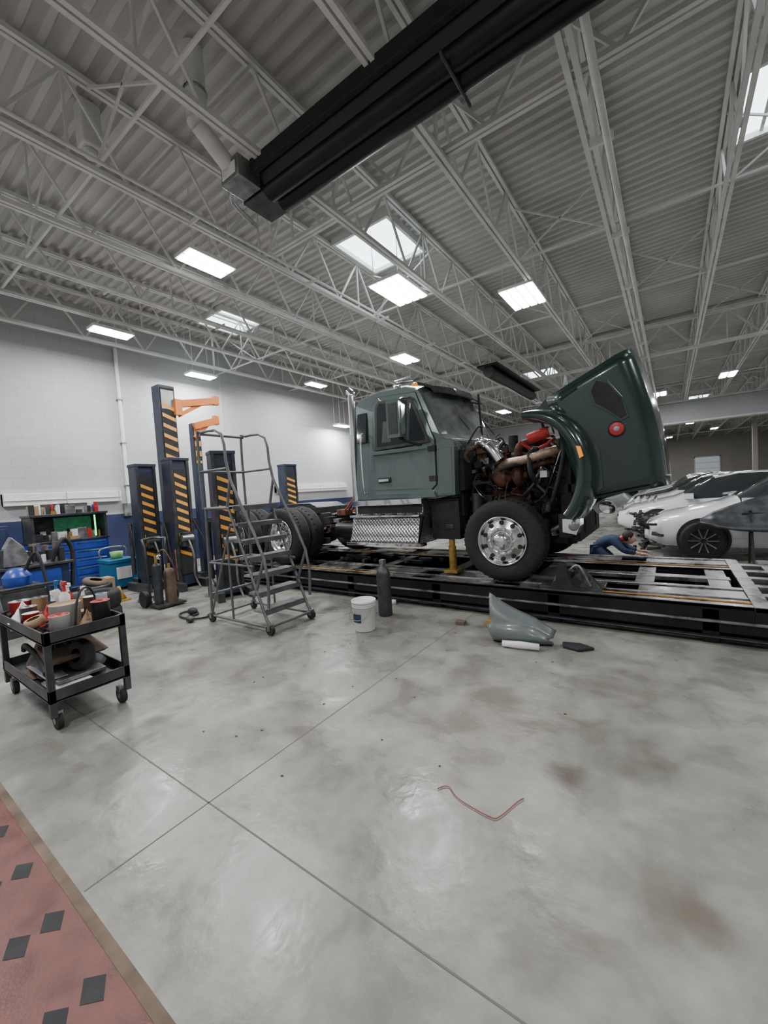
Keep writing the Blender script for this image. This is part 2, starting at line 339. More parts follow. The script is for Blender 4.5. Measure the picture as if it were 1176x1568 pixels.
b.cyl((-3.75,2.5,5.25),(-3.75,2.5,5.96),.10,'steelw',n=20);b.lathe((-3.75,2.5,5.55),(0,0,1),[(.10,-.02),(.115,0),(.10,.02)],'grey',n=20);b.cyl((-3.75,2.5,5.25),(-3.75,2.82,5.05),.085,'steelw',n=16)
b.bx(-3.9,-3.56,3.1,3.5,4.85,5.08,'dgrey')
b.path([(-3.85,2.95,4.95),(-4.1,3.1,4.98),(-4.3,3.6,5.02)],.03,'grey');b.obj('heater_burner_box',.01)
b=B();b.cyl((-4.2,11.5,4.75),(-4.2,16.,4.75),.16,'blk',n=16);b.bx(-4.5,-3.9,11.4,16,4.88,4.94,'blk')
for y in (12,14,15.5): b.bar((-4.2,y,4.9),(-4.2,y,5.93),.02,.02,'steelw')
b.obj('radiant_tube_heater')
b=B();b.bx(-5.3,-5.1,2.0,2.2,5.5,5.98,'steelw');b.lathe((-5.2,2.1,5.42),(0,0,1),[(.0,0),(.07,0),(.07,.08),(0,.08)],'steelw',n=16);b.obj('roof_vent_pipe',.02)

# wall items
def tray(y0,y1):
    b=B();b.bx(XW,XW+.12,y0,y1,1.66,1.9,'white');b.bx(XW,XW+.14,y0,y1,1.75,1.765,'deck')
    y=y0
    while y<y1: b.bx(XW,XW+.14,y,y+.015,1.66,1.9,'deck');y+=1.0
    b.obj('wall_raceway',.01)
tray(2.1,4.15);tray(8.7,12.2)
b=B();b.cyl((XW+.05,4.33,1.6),(XW+.05,4.33,5.2),.04,'white',n=10)
for z in (2,3,4): b.bx(XW,XW+.1,4.27,4.39,z,z+.03,'grey')
b.bx(XW,XW+.1,4.2,4.4,1.3,1.6,'grey');b.obj('wall_conduit')
b=B();b.bx(XW,XW+.08,4.5,4.62,1.5,1.68,'red');b.bx(XW+.08,XW+.085,4.53,4.59,1.55,1.63,'white');b.obj('fire_alarm_pull_station')
# ------------------------------------------------------------------ red tiles
b=B();b.bx(-6,2.0,-1.2,.455,0.0,.004,'tile');b.bx(-6,2.0,.455,.49,0,.005,'brown')
for i in range(-9,11):
    for j in range(0,12):
        x=-1.88+.375*i;y=.390-.1*j
        b.add([(x-.06,y-.006,.0052),(x+.012,y-.040,.0052),(x+.06,y+.006,.0052),(x-.012,y+.040,.0052)],[(0,1,2,3)],'blkm')
b.obj('red_floor_tiles')

# ------------------------------------------------------------------ frame rack
b=B()
YA=4.45;ZD=.34;X0,X1=-7.2,.55
def runway(b,y0,y1):
    b.bx(X0,X1,y0,y0+.10,ZD-.03,ZD,'lsteel');b.bx(X0,X1,y1-.10,y1,ZD-.03,ZD,'lsteel')
    b.bx(X0,X1,y0,y0+.02,ZD-.13,ZD-.0,'blk');b.bx(X0,X1,y1-.02,y1,ZD-.13,ZD,'blk')
    x=X0
    while x<X1-.1:
        b.bx(x,min(x+.85,X1),y0+.10,y1-.10,ZD-.05,ZD-.012,'lsteel');x+=1.15
    b.bx(X0,X1,y0+.1,y1-.1,ZD-.13,ZD-.10,'blk')
    b.bx(X0,X1,y0+.3,y0+.34,ZD-.03,ZD+.0,'lsteel')
    b.bx(-1.0,X1,y0+.17,y0+.182,ZD-.012,ZD+.002,'dstripe');b.bx(-5.2,-3.2,y0+.17,y0+.182,ZD-.012,ZD+.002,'dstripe')
runway(b,YA,5.2);runway(b,6.1,6.85)
for x in [-7.1,-6,-4.9,-3.8,-2.6,-1.4,-.35,.3]: b.bx(x,x+.18,5.18,6.12,ZD-.09,ZD-.01,'lsteel' if x>-1.5 else 'dgrey')
b.bx(-1.2,.5,5.55,5.7,ZD-.05,ZD-.004,'lsteel')
b.bx(X0,X1+1.05,YA-.03,YA+.07,.19,.21,'lsteel');b.bx(X0,X1+1.05,YA+.0,YA+.06,.10,.19,'blk')
b.bx(X0,X1+1.05,YA+.25,YA+.33,.0,.16,'blk');b.bx(X0,X1+1.05,6.6,6.75,.0,.2,'blk')
b.bx(X0,X1+1.05,YA-.05,YA+.02,.06,.07,'dgrey');b.bx(X0,X1+1.05,YA+.28,YA+.30,.16,.25,'blkm')
for x in [-6.6,-5.2,-3.9,-2.5,-1.1,.2,1.3]:
    b.bx(x,x+.12,YA,YA+.5,0,.3,'blk');b.bx(x,x+.12,6.3,6.8,0,.3,'blk');b.bx(x,x+.1,YA+.5,6.3,.05,.2,'blk')
xe0,xe1=X1,1.6
ys=[4.45,4.62,4.9,5.0,5.28,5.38,5.66,5.76,6.04,6.14,6.42,6.52,6.85]
for i in range(0,len(ys)-1):
    if i%2==0: b.bx(xe0,xe1,ys[i],ys[i+1],ZD-.04,ZD,'lsteel')
    else:
        for xx in (xe0,xe0+.30,xe0+.6,xe0+.9): b.bx(xx,xx+.12,ys[i],ys[i+1],ZD-.04,ZD-.001,'lsteel')
b.bx(xe0,xe1,YA,YA+.02,ZD-.16,ZD,'blk');b.bx(xe0,xe1,YA+.1,6.8,ZD-.12,ZD-.11,'blkm')
b.bx(1.2,1.4,YA-.02,YA+.2,0,ZD-.12,'dgrey')
# clutter clamped along the rack
for i in range(16):
    x=random.uniform(-4.9,-2.9);y=random.uniform(5.22,6.0);b.bar((x,y,ZD+.02),(x+random.uniform(-.3,.3),y+random.uniform(-.1,.1),ZD+.03),.06,.05,random.choice(['blkm','dgrey','grey','dgrey']))
b.obj('vehicle_frame_rack',.004)

# ------------------------------------------------------------------ truck
truck=empty('semi_truck',(-2.6,5.85,0))
def tp(o): o.parent=truck;o.matrix_parent_inverse=Matrix.Translation((2.6,-5.85,0));return o
YC=5.85
def yin(z): return 4.86+max(0,z-2.12)*.13
def secprof(y):
    t=(y-YC)/1.0;f=.24*(1-t*t);
    edge=max(0,abs(t)-.82)/.18; dz=-.07*edge*edge
    return [(-3.93,1.38),(-3.95,1.6),(-3.95,2.2),(-3.93,2.86+dz*.5),(-3.86,2.97+dz),(-3.5,3.03+dz),(-3.05,3.01+dz),(-2.84+f*.9,2.94+dz),(-2.78+f,2.86+dz),(-2.50+f,2.22),(-2.42+f*.9,2.15),(-2.3+f*.3,2.13),(-2.28+f*.1,2.0),(-2.28,1.40),(-2.6,1.36)]
secs=[]
for y in [4.86,4.9,5.0,5.2,5.5,5.85,6.2,6.5,6.7,6.8,6.84]:
    row=[]
    for (x,z) in secprof(y):
        half=YC-4.86;fr=(y-YC)/half
        row.append((x,YC+fr*(half-max(0,z-2.12)*.13),z))
    secs.append(row)
b=B()
def km(i,j):
    if j==8 and 1<=i<=8: return 'wglass'
    if j==9 : return 'blkm'
    return 'cab'
b.loft(secs,km,closed=True,smooth=False)
n=len(secs[0]);b.add(secs[0],[tuple(range(n))],'cab');b.add(secs[-1],[tuple(range(n))[::-1]],'cab')
o=tp(b.obj('cab_shell',.035));o.modifiers['bevel'].segments=4
def plate(b,poly,off,k,thick=.03,far=False):
    V=[];n=len(poly)
    for d in (-off,thick):
        for x,z in poly:
            y=yin(z)+d;V.append((x,(2*YC-y) if far else y,z))
    b.add(V,[tuple(range(n)),tuple(range(n,2*n))[::-1]]+[(i,n+i,n+(i+1)%n,(i+1)%n) for i in range(n)],k)
b=B()
for far in (False,True):
    door=[(-3.60,1.44),(-2.68,1.42),(-2.55,1.55),(-2.55,2.15),(-2.86,2.86),(-3.52,2.9),(-3.62,2.8)]
    plate(b,door,.004,'blkm',far=far)
    cx=sum(p[0] for p in door)/7;cz=sum(p[1] for p in door)/7
    plate(b,[(cx+(x-cx)*.975,cz+(z-cz)*.985) for x,z in door],.012,'cab',far=far)
    plate(b,[(-3.55,2.10),(-2.62,2.12),(-2.66,2.22),(-2.92,2.80),(-3.50,2.83),(-3.56,2.75)],.016,'blkm',far=far)
    plate(b,[(-3.51,2.16),(-3.0,2.16),(-3.0,2.76),(-3.48,2.79),(-3.52,2.73)],.020,'glass',far=far)
    plate(b,[(-2.96,2.17),(-2.70,2.17),(-2.71,2.22),(-2.94,2.72)],.020,'glass',far=far)
    plate(b,[(-3.42,2.2),(-3.25,2.2),(-3.28,2.5),(-3.40,2.52)],.0205,'hoodin',far=far)
    plate(b,[(-3.60,2.04),(-2.58,2.04),(-2.58,2.09),(-3.60,2.09)],.022,'cab',far=far)
    plate(b,[(-3.58,1.52),(-2.62,1.50),(-2.60,1.53),(-3.58,1.55)],.018,'cab',far=far)
    plate(b,[(-3.52,1.62),(-3.30,1.62),(-3.30,1.70),(-3.52,1.70)],.014,'blkm',far=far)
    plate(b,[(-3.5,1.64),(-3.32,1.64),(-3.32,1.68),(-3.5,1.68)],.035,'chrome',far=far)
    plate(b,[(-3.93,1.39),(-2.3,1.39),(-2.3,1.46),(-3.93,1.46)],.008,'cab',far=far)
    plate(b,[(-3.9,2.25),(-3.72,2.25),(-3.72,2.7),(-3.9,2.7)],.006,'glass',far=far)
    for z in (1.6,2.0): plate(b,[(-2.66,z),(-2.54,z),(-2.54,z+.07),(-2.66,z+.07)],.03,'blkm',far=far)
tp(b.obj('doors_and_windows',.004))
b=B()
b.prism([(-2.52,1.40),(-2.27,1.40),(-2.25,2.10),(-2.42,2.14),(-2.5,2.1)],1,4.80,4.93,'cab')
b.prism([(-2.50,1.42),(-2.30,1.42),(-2.29,2.02),(-2.48,2.02)],1,4.795,4.81,'cab')
b.prism([(-3.0,1.38),(-2.55,1.38),(-2.62,1.5),(-2.95,1.44)],1,4.80,4.86,'cab')
vs=[]
for y in [4.98,5.15,5.4,5.85,6.3,6.55,6.72]:
    t=(y-YC);f=.24*(1-t*t);vs.append([(-2.9+f,y,2.99),(-2.68+f,y,2.90),(-2.62+f,y,2.80),(-2.64+f,y,2.79),(-2.70+f,y,2.87),(-2.9+f,y,2.95)])
b.loft(vs,'glass',closed=True,smooth=False,caps=True)
for y in (5.35,6.35): b.bar((-2.62+.2,y,2.5),(-2.48+.22,y,2.28),.015,.015,'blkm')
b.bar((-2.56+.25,5.85,2.86),(-2.28,5.85,2.24),.03,.03,'blkm')
for y in (5.15,5.5,5.85,6.2,6.55): b.lathe((-2.98,y,2.97),(0,0,1),[(.05,0),(.045,.05),(.02,.07),(0,.07)],'amber',n=12)
b.lathe((-3.2,5.02,2.96),(0,0,1),[(.05,0),(.055,.06),(.03,.09),(0,.095)],'chrome',n=14)
b.cyl((-3.25,5.05,3.09),(-2.95,5.05,3.09),.02,'chrome',r2=.05)
tp(b.obj('cowl_visor_lights',.006))
b=B()
for s_ in (1,-1):
    def Y(y): return y if s_==1 else 2*YC-y
    def bxy(x0,x1,y0,y1,z0,z1,k): b.bx(x0,x1,min(Y(y0),Y(y1)),max(Y(y0),Y(y1)),z0,z1,k)
    bxy(-3.07,-2.87,4.50,4.66,2.20,2.70,'cab');bxy(-3.077,-3.06,4.515,4.645,2.23,2.67,'chrome')
    bxy(-2.88,-2.86,4.55,4.63,2.24,2.62,'chrome');bxy(-3.04,-2.90,4.494,4.5,2.25,2.65,'hoodin')
    b.path([(-2.97,Y(4.6),2.66),(-2.93,Y(4.7),2.74),(-2.88,Y(4.95),2.76)],.016,'chrome')
    b.path([(-2.97,Y(4.6),2.22),(-2.9,Y(4.7),2.16),(-2.78,Y(4.88),2.1)],.02,'blkm')
    b.path([(-3.74,Y(4.84),1.5),(-3.74,Y(4.78),1.55),(-3.74,Y(4.78),2.3),(-3.74,Y(4.88),2.35)],.016,'chrome')
    b.cyl((-4.03,Y(4.98),1.0),(-4.03,Y(4.98),3.0),.06,'chrome');b.path([(-4.03,Y(4.98),2.98),(-4.03,Y(4.98),3.05),(-4.08,Y(4.98),3.10)],.058,'chrome',n=14)
    b.cyl((-4.03,Y(4.98),1.3),(-4.03,Y(4.98),2.4),.08,'alu')
tp(b.obj('mirrors_and_stacks',.012))
b=B()
for s_ in (1,-1):
    def Y(y): return y if s_==1 else 2*YC-y
    def bxy(x0,x1,y0,y1,z0,z1,k): b.bx(x0,x1,min(Y(y0),Y(y1)),max(Y(y0),Y(y1)),z0,z1,k)
    b.prism([(Y(4.84),1.36),(Y(4.82),1.34),(Y(4.80),1.20),(Y(4.80),1.14),(Y(4.70),1.12),(Y(4.62),.80),(Y(4.66),.76),(Y(5.15),.76),(Y(5.15),1.36)],0,-3.92,-2.76,'dia')
    bxy(-3.94,-2.74,4.64,4.80,1.135,1.165,'chrome');bxy(-3.98,-2.70,4.58,4.75,.735,.775,'chrome');bxy(-3.96,-2.74,4.73,4.82,1.30,1.38,'chrome')
    bxy(-3.90,-2.78,4.79,4.805,1.18,1.29,'blkm')
    for x in (-3.94,-2.80): b.prism([(Y(4.80),1.14),(Y(4.61),.78),(Y(4.66),.78),(Y(4.83),1.14)],0,x,x+.04,'chrome')
    for x in (-3.7,-3.5,-3.3,-3.1,-2.95): bxy(x,x+.12,4.66,4.78,1.165,1.175,'dgrey')
tp(b.obj('step_box',.008))
b=B()
for y in (5.43,6.27): b.bx(-9.6,-.85,y-.04,y+.04,.86,1.14,'blkm')
for x in (-9.5,-8,-6.0,-4.4,-2.5,-1.0): b.bx(x,x+.12,5.43,6.27,.92,1.08,'blkm')
b.cyl((-4.6,5.15,.90),(-4.15,5.15,.90),.14,'blk',n=24);b.cyl((-4.75,6.7,.92),(-4.1,6.7,.92),.20,'alu',n=24)
b.cyl((-4.7,5.3,.72),(-4.3,5.3,.72),.08,'dgrey',n=16)
b.bx(-4.9,-4.1,5.25,5.4,.78,1.0,'blkm')
b.cyl((-1.6,4.9,.82),(-1.6,6.8,.82),.06,'blkm')
for x in (-5.52,-6.8): b.cyl((x,4.8,.81),(x,6.9,.81),.09,'blkm');b.ball((x,5.85,.81),.24,'blkm');b.bx(x-.45,x+.45,5.3,5.4,.62,.72,'dgrey')
for i in range(9):
    y=5.05+i*.1;b.path([(-4.02,y,1.6),(-4.25,y,1.35+.03*i),(-4.5,y+.1,1.2),(-4.9,5.5,1.18)],.014,'blkm' if i%3 else 'red')
for i in range(14):
    x=random.uniform(-5.0,-4.15);z=random.uniform(.75,1.2);b.bx(x,x+random.uniform(.05,.2),5.1,5.3,z,z+random.uniform(.04,.12),random.choice(['blkm','dgrey','grey','rust']))
b.bx(-4.95,-4.1,5.3,6.4,1.15,1.17,'dia')
b.bx(-6.7,-5.3,5.4,6.3,1.16,1.28,'blkm');b.prism([(-6.6,1.28),(-5.4,1.28),(-5.6,1.36),(-6.4,1.36)],1,5.45,6.25,'dgrey')
b.bx(-2.3,-.95,5.33,5.43,.72,.80,'blkm');b.path([(-1.9,5.1,.9),(-1.5,5.15,.78),(-1.1,5.2,.95)],.03,'grey')
b.cyl((-1.25,5.15,.75),(-1.25,5.2,1.3),.05,'blkm')
b.bx(-.98,-.86,5.1,6.6,.78,1.12,'blkm');b.bx(-1.05,-.9,4.88,5.2,.85,1.12,'blkm')
b.bx(-2.72,-2.3,4.95,5.4,.8,1.35,'blkm')
tp(b.obj('chassis_frame',.006))
b=B()
b.prism([(-.98,.93),(-.84,.90),(-.80,1.0),(-.80,1.08),(-.98,1.08)],1,4.72,4.95,'chrome')
b.lathe((-.86,4.72,1.0),(0,-1,0),[(.05,0),(.055,.02),(.03,.03),(0,.03)],'grey',n=16)
tp(b.obj('bumper_end_bracket',.006))
def wheel(b,x,y,z,R,face,dish,n=48):
    ax=(0,face,0);w=.27
    b.lathe((x,y,z),ax,[(R*.60,-.01),(R*.68,.012),(R*.86,.014),(R*.95,0),(R*.985,-.02),(R,-.05),(R,-w+.05),(R*.985,-w+.02),(R*.95,-w),(R*.60,-w)],'tyre',n=n)
    for k in (-.07,-.11,-.15,-.19): b.lathe((x,y,z),ax,[(R*1.004,k-.02),(R*1.012,k-.018),(R*1.012,k+.0),(R*1.004,k+.002)],'tyre',n=n)
    for i in range(n):
        t=2*pi*i/n;c,s_=math.cos(t),math.sin(t);u=Vector((c,0,s_))
        p=Vector((x,y,z))+u*(R*.995)+Vector(ax)*-.035
        b.bar(p,p+Vector(ax)*-.035,.02,.02,'tyre')
    r=R*.605
    if dish: prof=[(r,.0),(r*.99,.012),(r*.95,.008),(r*.90,-.03),(r*.86,-.12),(r*.5,-.13),(r*.42,-.11),(r*.38,.02),(r*.30,.05),(0,.055)]
    else: prof=[(r,.0),(r*.99,.014),(r*.95,.012),(r*.90,-.02),(r*.86,-.05),(r*.80,-.045),(r*.58,.0),(r*.46,.01),(r*.44,-.01),(r*.34,-.01),(r*.33,.05),(r*.29,.07),(r*.15,.085),(0,.088)]
    b.lathe((x,y,z),ax,prof,'alu',n=n)
    hh=-.125 if dish else -.022
    for i in range(10):
        t=2*pi*(i+.5)/10;u=Vector((math.cos(t),0,math.sin(t)));c=Vector((x,y,z))+u*r*.74
        b.cyl(c+Vector(ax)*(hh-.02),c+Vector(ax)*(hh+ (.012 if dish else .014)),r*.085,'blkm',n=14)
    hn=-.12 if dish else .0
    for i in range(10):
        t=2*pi*i/10;u=Vector((math.cos(t),0,math.sin(t)));c=Vector((x,y,z))+u*r*.50
        b.cyl(c+Vector(ax)*hn,c+Vector(ax)*(hn+.045),.019,'chrome',n=8,r2=.013)
RW=.488
for nm,x,y,f,d in [('front_wheel_near',-1.64,4.66,-1,False),('front_wheel_far',-1.64,7.04,1,False)]:
    b=B();wheel(b,x,y,ZD+RW,RW,f,d);tp(b.obj(nm))
for x in (-5.52,-6.8):
    for y,f in ((4.62,-1),(7.08,1)):
        b=B();wheel(b,x,y,ZD+RW,RW,f,True);wheel(b,x,y-f*.33,ZD+RW,RW,f,True,32);tp(b.obj('rear_wheel'))
# engine
b=B()
b.bx(-2.32,-2.27,5.05,6.65,1.1,2.05,'blkm')
b.bx(-2.25,-1.25,5.62,6.1,1.0,1.75,'dgrey');b.bx(-2.2,-1.3,5.66,6.06,1.75,1.95,'grey');b.bx(-2.15,-1.35,5.7,6.02,1.95,2.02,'dgrey')
b.bx(-2.2,-1.5,5.45,5.65,1.05,1.45,'rust');b.bx(-2.1,-1.35,5.52,5.66,1.5,1.68,'rust')
for i in range(6): 
    x=-2.15+i*.15;b.path([(x,5.64,1.72),(x,5.5,1.72),(x+.04,5.42,1.6)],.035,'rust');b.cyl((x,5.86,2.02),(x,5.86,2.06),.03,'alu',n=10)
b.lathe((-1.75,5.26,1.60),(1,0,0),[(.03,-.16),(.09,-.15),(.15,-.09),(.17,-.03),(.15,.03),(.09,.06),(.07,.1),(.12,.12),(.16,.16),(.13,.22),(.06,.24),(.05,.28)],'rust',n=24)
b.path([(-1.8,5.22,1.70),(-1.68,5.12,1.76),(-1.45,5.06,1.78),(-1.2,5.04,1.83),(-1.08,5.08,1.86)],.055,'copper',n=14)
b.path([(-2.12,5.2,2.05),(-1.98,5.12,2.04),(-1.86,5.08,1.95),(-1.76,5.08,1.80)],.075,'alu',n=16)
for i,(x,z) in enumerate([(-2.04,2.06),(-1.93,2.02),(-1.84,1.93),(-1.79,1.86)]): b.lathe((x,5.1,z),(.7,0,-.7),[(.083,-.012),(.088,0),(.083,.012)],'chrome',n=18)
b.path([(-1.55,5.15,1.82),(-1.52,5.12,1.95),(-1.38,5.2,2.0),(-1.2,5.4,1.98)],.05,'rust',n=12)
b.cyl((-1.38,5.02,2.02),(-1.14,5.02,2.08),.065,'red',n=18);b.cyl((-1.14,5.02,2.08),(-1.10,5.02,2.09),.055,'white',n=18)
b.path([(-1.5,5.05,2.0),(-1.35,5.1,1.9),(-1.2,5.05,1.93),(-1.1,5.1,2.0)],.018,'red')
b.cyl((-1.62,5.2,1.9),(-1.62,5.2,2.1),.06,'blkm',n=16)
b.bx(-1.28,-1.20,5.08,5.2,1.55,1.63,'white')
b.bx(-1.08,-.96,5.2,6.5,.95,2.0,'blkm');b.lathe((-1.14,5.85,1.5),(1,0,0),[(.42,-.06),(.44,-.06),(.44,.06),(.42,.06)],'blkm',n=28)
for i in range(9):
    t=2*pi*i/9;b.bar((-1.2,5.85+.08*math.cos(t),1.5+.08*math.sin(t)),(-1.17,5.85+.38*math.cos(t),1.5+.38*math.sin(t)),.1,.015,'blkm')
b.cyl((-1.3,5.85,1.5),(-1.15,5.85,1.5),.11,'dgrey')
for i in range(120):
    x=random.uniform(-2.22,-1.1);z=random.uniform(1.0,2.05);y=random.uniform(5.02,5.5)
    x2=min(-1.05,x+random.uniform(-.3,.4));x2=max(-2.25,x2);z2=max(.9,z+random.uniform(-.4,.25))
    b.path([(x,y,z),((x+x2)/2+random.uniform(-.1,.1),y-.06,(z+z2)/2+random.uniform(-.05,.12)),(x2,y+random.uniform(-.05,.1),z2)],random.choice([.007,.009,.012,.018,.026,.032]),random.choice(['blkm','blkm','blkm','blkm','dgrey','grey','rust','blk','blkm','alu']),n=8)
for i in range(60):
    x=random.uniform(-2.22,-1.2);z=random.uniform(.95,1.95);y=random.uniform(5.1,5.5);a=random.uniform(.03,.09)
    b.bx(x,x+a*1.5,y,y+.12,z,z+a,random.choice(['blkm','dgrey','grey','rust','blkm','blkm','rust']))
b.cyl((-2.1,5.1,1.15),(-2.1,5.1,1.4),.07,'dgrey')
b.bx(-2.29,-2.2,4.95,5.3,1.45,1.98,'blkm')
tp(b.obj('engine',.005))
# hood (tilted forward)
DH=.8
def hp(t,s_,y):
    f=s_/DH;bul=.05*math.sin(pi*t)
    x0=-.80+(-1.15+.80)*t;z0=1.25+(2.45-1.25)*t
    vx=.74+(.82-.74)*t;vz=.13+(.38-.13)*t
    return (x0+f*(vx+bul),y,z0+f*vz)
def hwid(t): return .78+.10*t
b=B();secs=[];NT=12
for i in range(NT+1):
    t=i/NT;hw=hwid(t);D=DH;r=.13
    pts=[(0,-hw)]
    for k in range(1,5): pts.append(((D-r)*k/4,-hw+.02*k/4))
    for k in range(1,8):
        a=pi/2*k/7;pts.append((D-r+r*math.sin(a),-hw+.02+r*(1-math.cos(a))))
    for k in range(1,5):
        pts.append((D+.05*math.sin(pi*.5*k/5),-hw+.02+r+(hw-.02-r)*k/4))
    pts=pts+[(s_,-y) for s_,y in pts[-2::-1]]
    secs.append([hp(t,s_,YC+y) for s_,y in pts])
b.loft(secs,'hood',closed=False,smooth=True)
o=b.obj('hood_shell',solid=.03);tp(o);o.modifiers['solid'].offset=1 
b=B()
row=secs[0];n=len(row)
b.add([(p[0],p[1],p[2]) for p in row],[tuple(range(n))],'hood')
gr=[(p[0]*.72+(-.42)*.28,YC+(p[1]-YC)*.72,p[2]-.03) for p in row];b.add(gr,[tuple(range(n))],'chrome')
for i in range(9):
    x=-.68+i*.065;b.bx(x,x+.02,YC-.45,YC+.45,1.19,1.235,'chrome')
def sp(t,s_,off=.045):
    return hp(t,s_,YC-hwid(t)+.02*min(1,s_/(DH-.13))-off)
def poly3(pts,k,th=.05):
    n=len(pts);b.add(pts+[(p[0],p[1]+th,p[2]) for p in pts],[tuple(range(n)),tuple(range(n,2*n))[::-1]]+[(i,n+i,n+(i+1)%n,(i+1)%n) for i in range(n)],k)
poly3([sp(.64,.48),sp(.54,.55),sp(.55,.63),sp(.70,.63),sp(.86,.56),sp(.93,.47),sp(.86,.38),sp(.74,.38)],'hood')
poly3([sp(.65,.49,.048),sp(.56,.56,.048),sp(.57,.615,.048),sp(.70,.615,.048),sp(.85,.545,.048),sp(.905,.47,.048),sp(.85,.40,.048),sp(.75,.40,.048)],'blkm')
poly3([sp(.91,.12),sp(.93,.12),sp(.945,.30),sp(.925,.30)],'blkm')
poly3([sp(.0,.0),sp(.02,.0),sp(.02,.68),sp(.0,.68)],'hoodin')
c=Vector(sp(.50,.50,.02));b.lathe(c,(0,-1,0),[(.085,0),(.085,.022),(.07,.03)],'blkm',n=24);b.lathe(c,(0,-1,0),[(.07,.026),(.066,.032),(0,.034)],'red',n=24)
b.lathe(c,(0,-1,0),[(.03,.034),(.028,.04),(0,.04)],'grey',n=16)
for s_ in (1,-1):
    def Y(y): return y if s_==1 else 2*YC-y
    q=[]
    for (x,z,yy) in [(-.72,1.18,4.98),(-.60,1.24,4.93),(-.42,1.30,4.96),(-.36,1.24,5.05),(-.50,1.15,5.1),(-.68,1.10,5.08)]: q.append((x,Y(yy),z))
    q2=[(x+.02,y+(.12 if s_==1 else -.12),z+.04) for x,y,z in q]
    b.add(q+q2,[tuple(range(6)),tuple(range(6,12))[::-1]]+[(i,6+i,6+(i+1)%6,(i+1)%6) for i in range(6)],'lens')
    b.lathe((-.56,Y(4.96),1.19),(-.2,-1 if s_==1 else 1,-.5),[(.085,0),(.09,.02),(.08,.025),(.055,.0),(0,-.01)],'chrome',n=20)
tp(b.obj('grille_and_trim',.003))
for s_ in (1,-1):
    b=B();secs=[]
    def Y(y): return y if s_==1 else 2*YC-y
    N=26
    for i in range(N+1):
        u=i/N;a=math.radians(86-128*u)
        cx,cz,ra,rb=-1.38,1.58,.57,.64
        ex=1.0-.45*max(0,.25-u)/.25
        sec=[]
        for (dr,y) in [(0,5.15),(0,4.68),(.008,4.64),(.02,4.62),(.055,4.605),(.10,4.62),(.14,4.68),(.17,4.80),(.18,4.95),(.18,5.15)]:
            dr2=dr*ex
            sec.append((cx+(ra+dr2)*math.cos(a),Y(y),cz+(rb+dr2)*math.sin(a)))
        secs.append(sec)
    b.loft(secs,lambda i,j:'hoodin' if j in(0,) else 'hood',closed=True,smooth=True,caps=True)
    a=math.radians(16);x=-1.38+(.57+.075)*math.cos(a);z=1.58+(.64+.075)*math.sin(a)
    b.prism([(x-.03,z+.07),(x+.01,z+.06),(x+.035,z-.04),(x+.0,z-.06)],1,min(Y(4.592),Y(4.63)),max(Y(4.592),Y(4.63)),'amber')
    b.prism([(-1.30,2.30),(-1.15,2.45),(-.9,2.2),(-.62,1.8),(-.60,1.4),(-.78,1.24),(-.85,1.3),(-.74,1.6),(-.90,2.0),(-1.1,2.2)],1,min(Y(4.97),Y(5.05)),max(Y(4.97),Y(5.05)),'hood')
    tp(b.obj('fender',.0))
b=B()
b.bx(-1.0,-.7,5.2,6.5,1.35,1.45,'hoodin');b.bx(-1.1,-.75,5.1,6.6,2.2,2.3,'hoodin')
b.path([(-1.15,5.05,1.25),(-1.0,5.05,1.8),(-1.05,5.06,2.3)],.03,'blkm')
b.cyl((-1.3,5.35,1.3),(-.95,5.1,2.1),.022,'alu',n=10)
tp(b.obj('hood_bracing',.005))

b=B();b.cyl((-2.45,5.0,ZD),(-2.45,5.0,.98),.04,'yellow',n=14);b.cyl((-2.45,5.0,ZD),(-2.45,5.0,.7),.052,'yellow',n=14);b.bx(-2.55,-2.35,4.9,5.1,ZD,ZD+.04,'yellow');b.bx(-2.51,-2.39,4.94,5.06,.94,1.0,'dgrey')
b.obj('jack_stand',.004)
b=B()
b.prism([(-1.12,ZD),(-.72,ZD),(-.86,ZD+.05),(-.94,ZD+.26),(-1.0,ZD+.28),(-1.03,ZD+.1)],1,4.52,4.62,'blkm')
b.path([(-1.05,4.6,ZD+.04),(-.98,4.7,ZD+.22),(-.85,4.75,ZD+.2),(-.72,4.7,ZD+.03)],.035,'dgrey')
b.rag((-.82,4.72,ZD+.02),.2,.17,'blkm');b.rag((-.72,4.66,ZD+.02),.12,.10,'hoodin');b.bx(-1.2,-.6,4.55,4.85,ZD,ZD+.025,'dgrey')
b.path([(-.9,4.58,ZD+.2),(-.8,4.56,ZD+.26),(-.7,4.58,ZD+.05)],.012,'grey')
b.obj('chassis_clamp',.006)

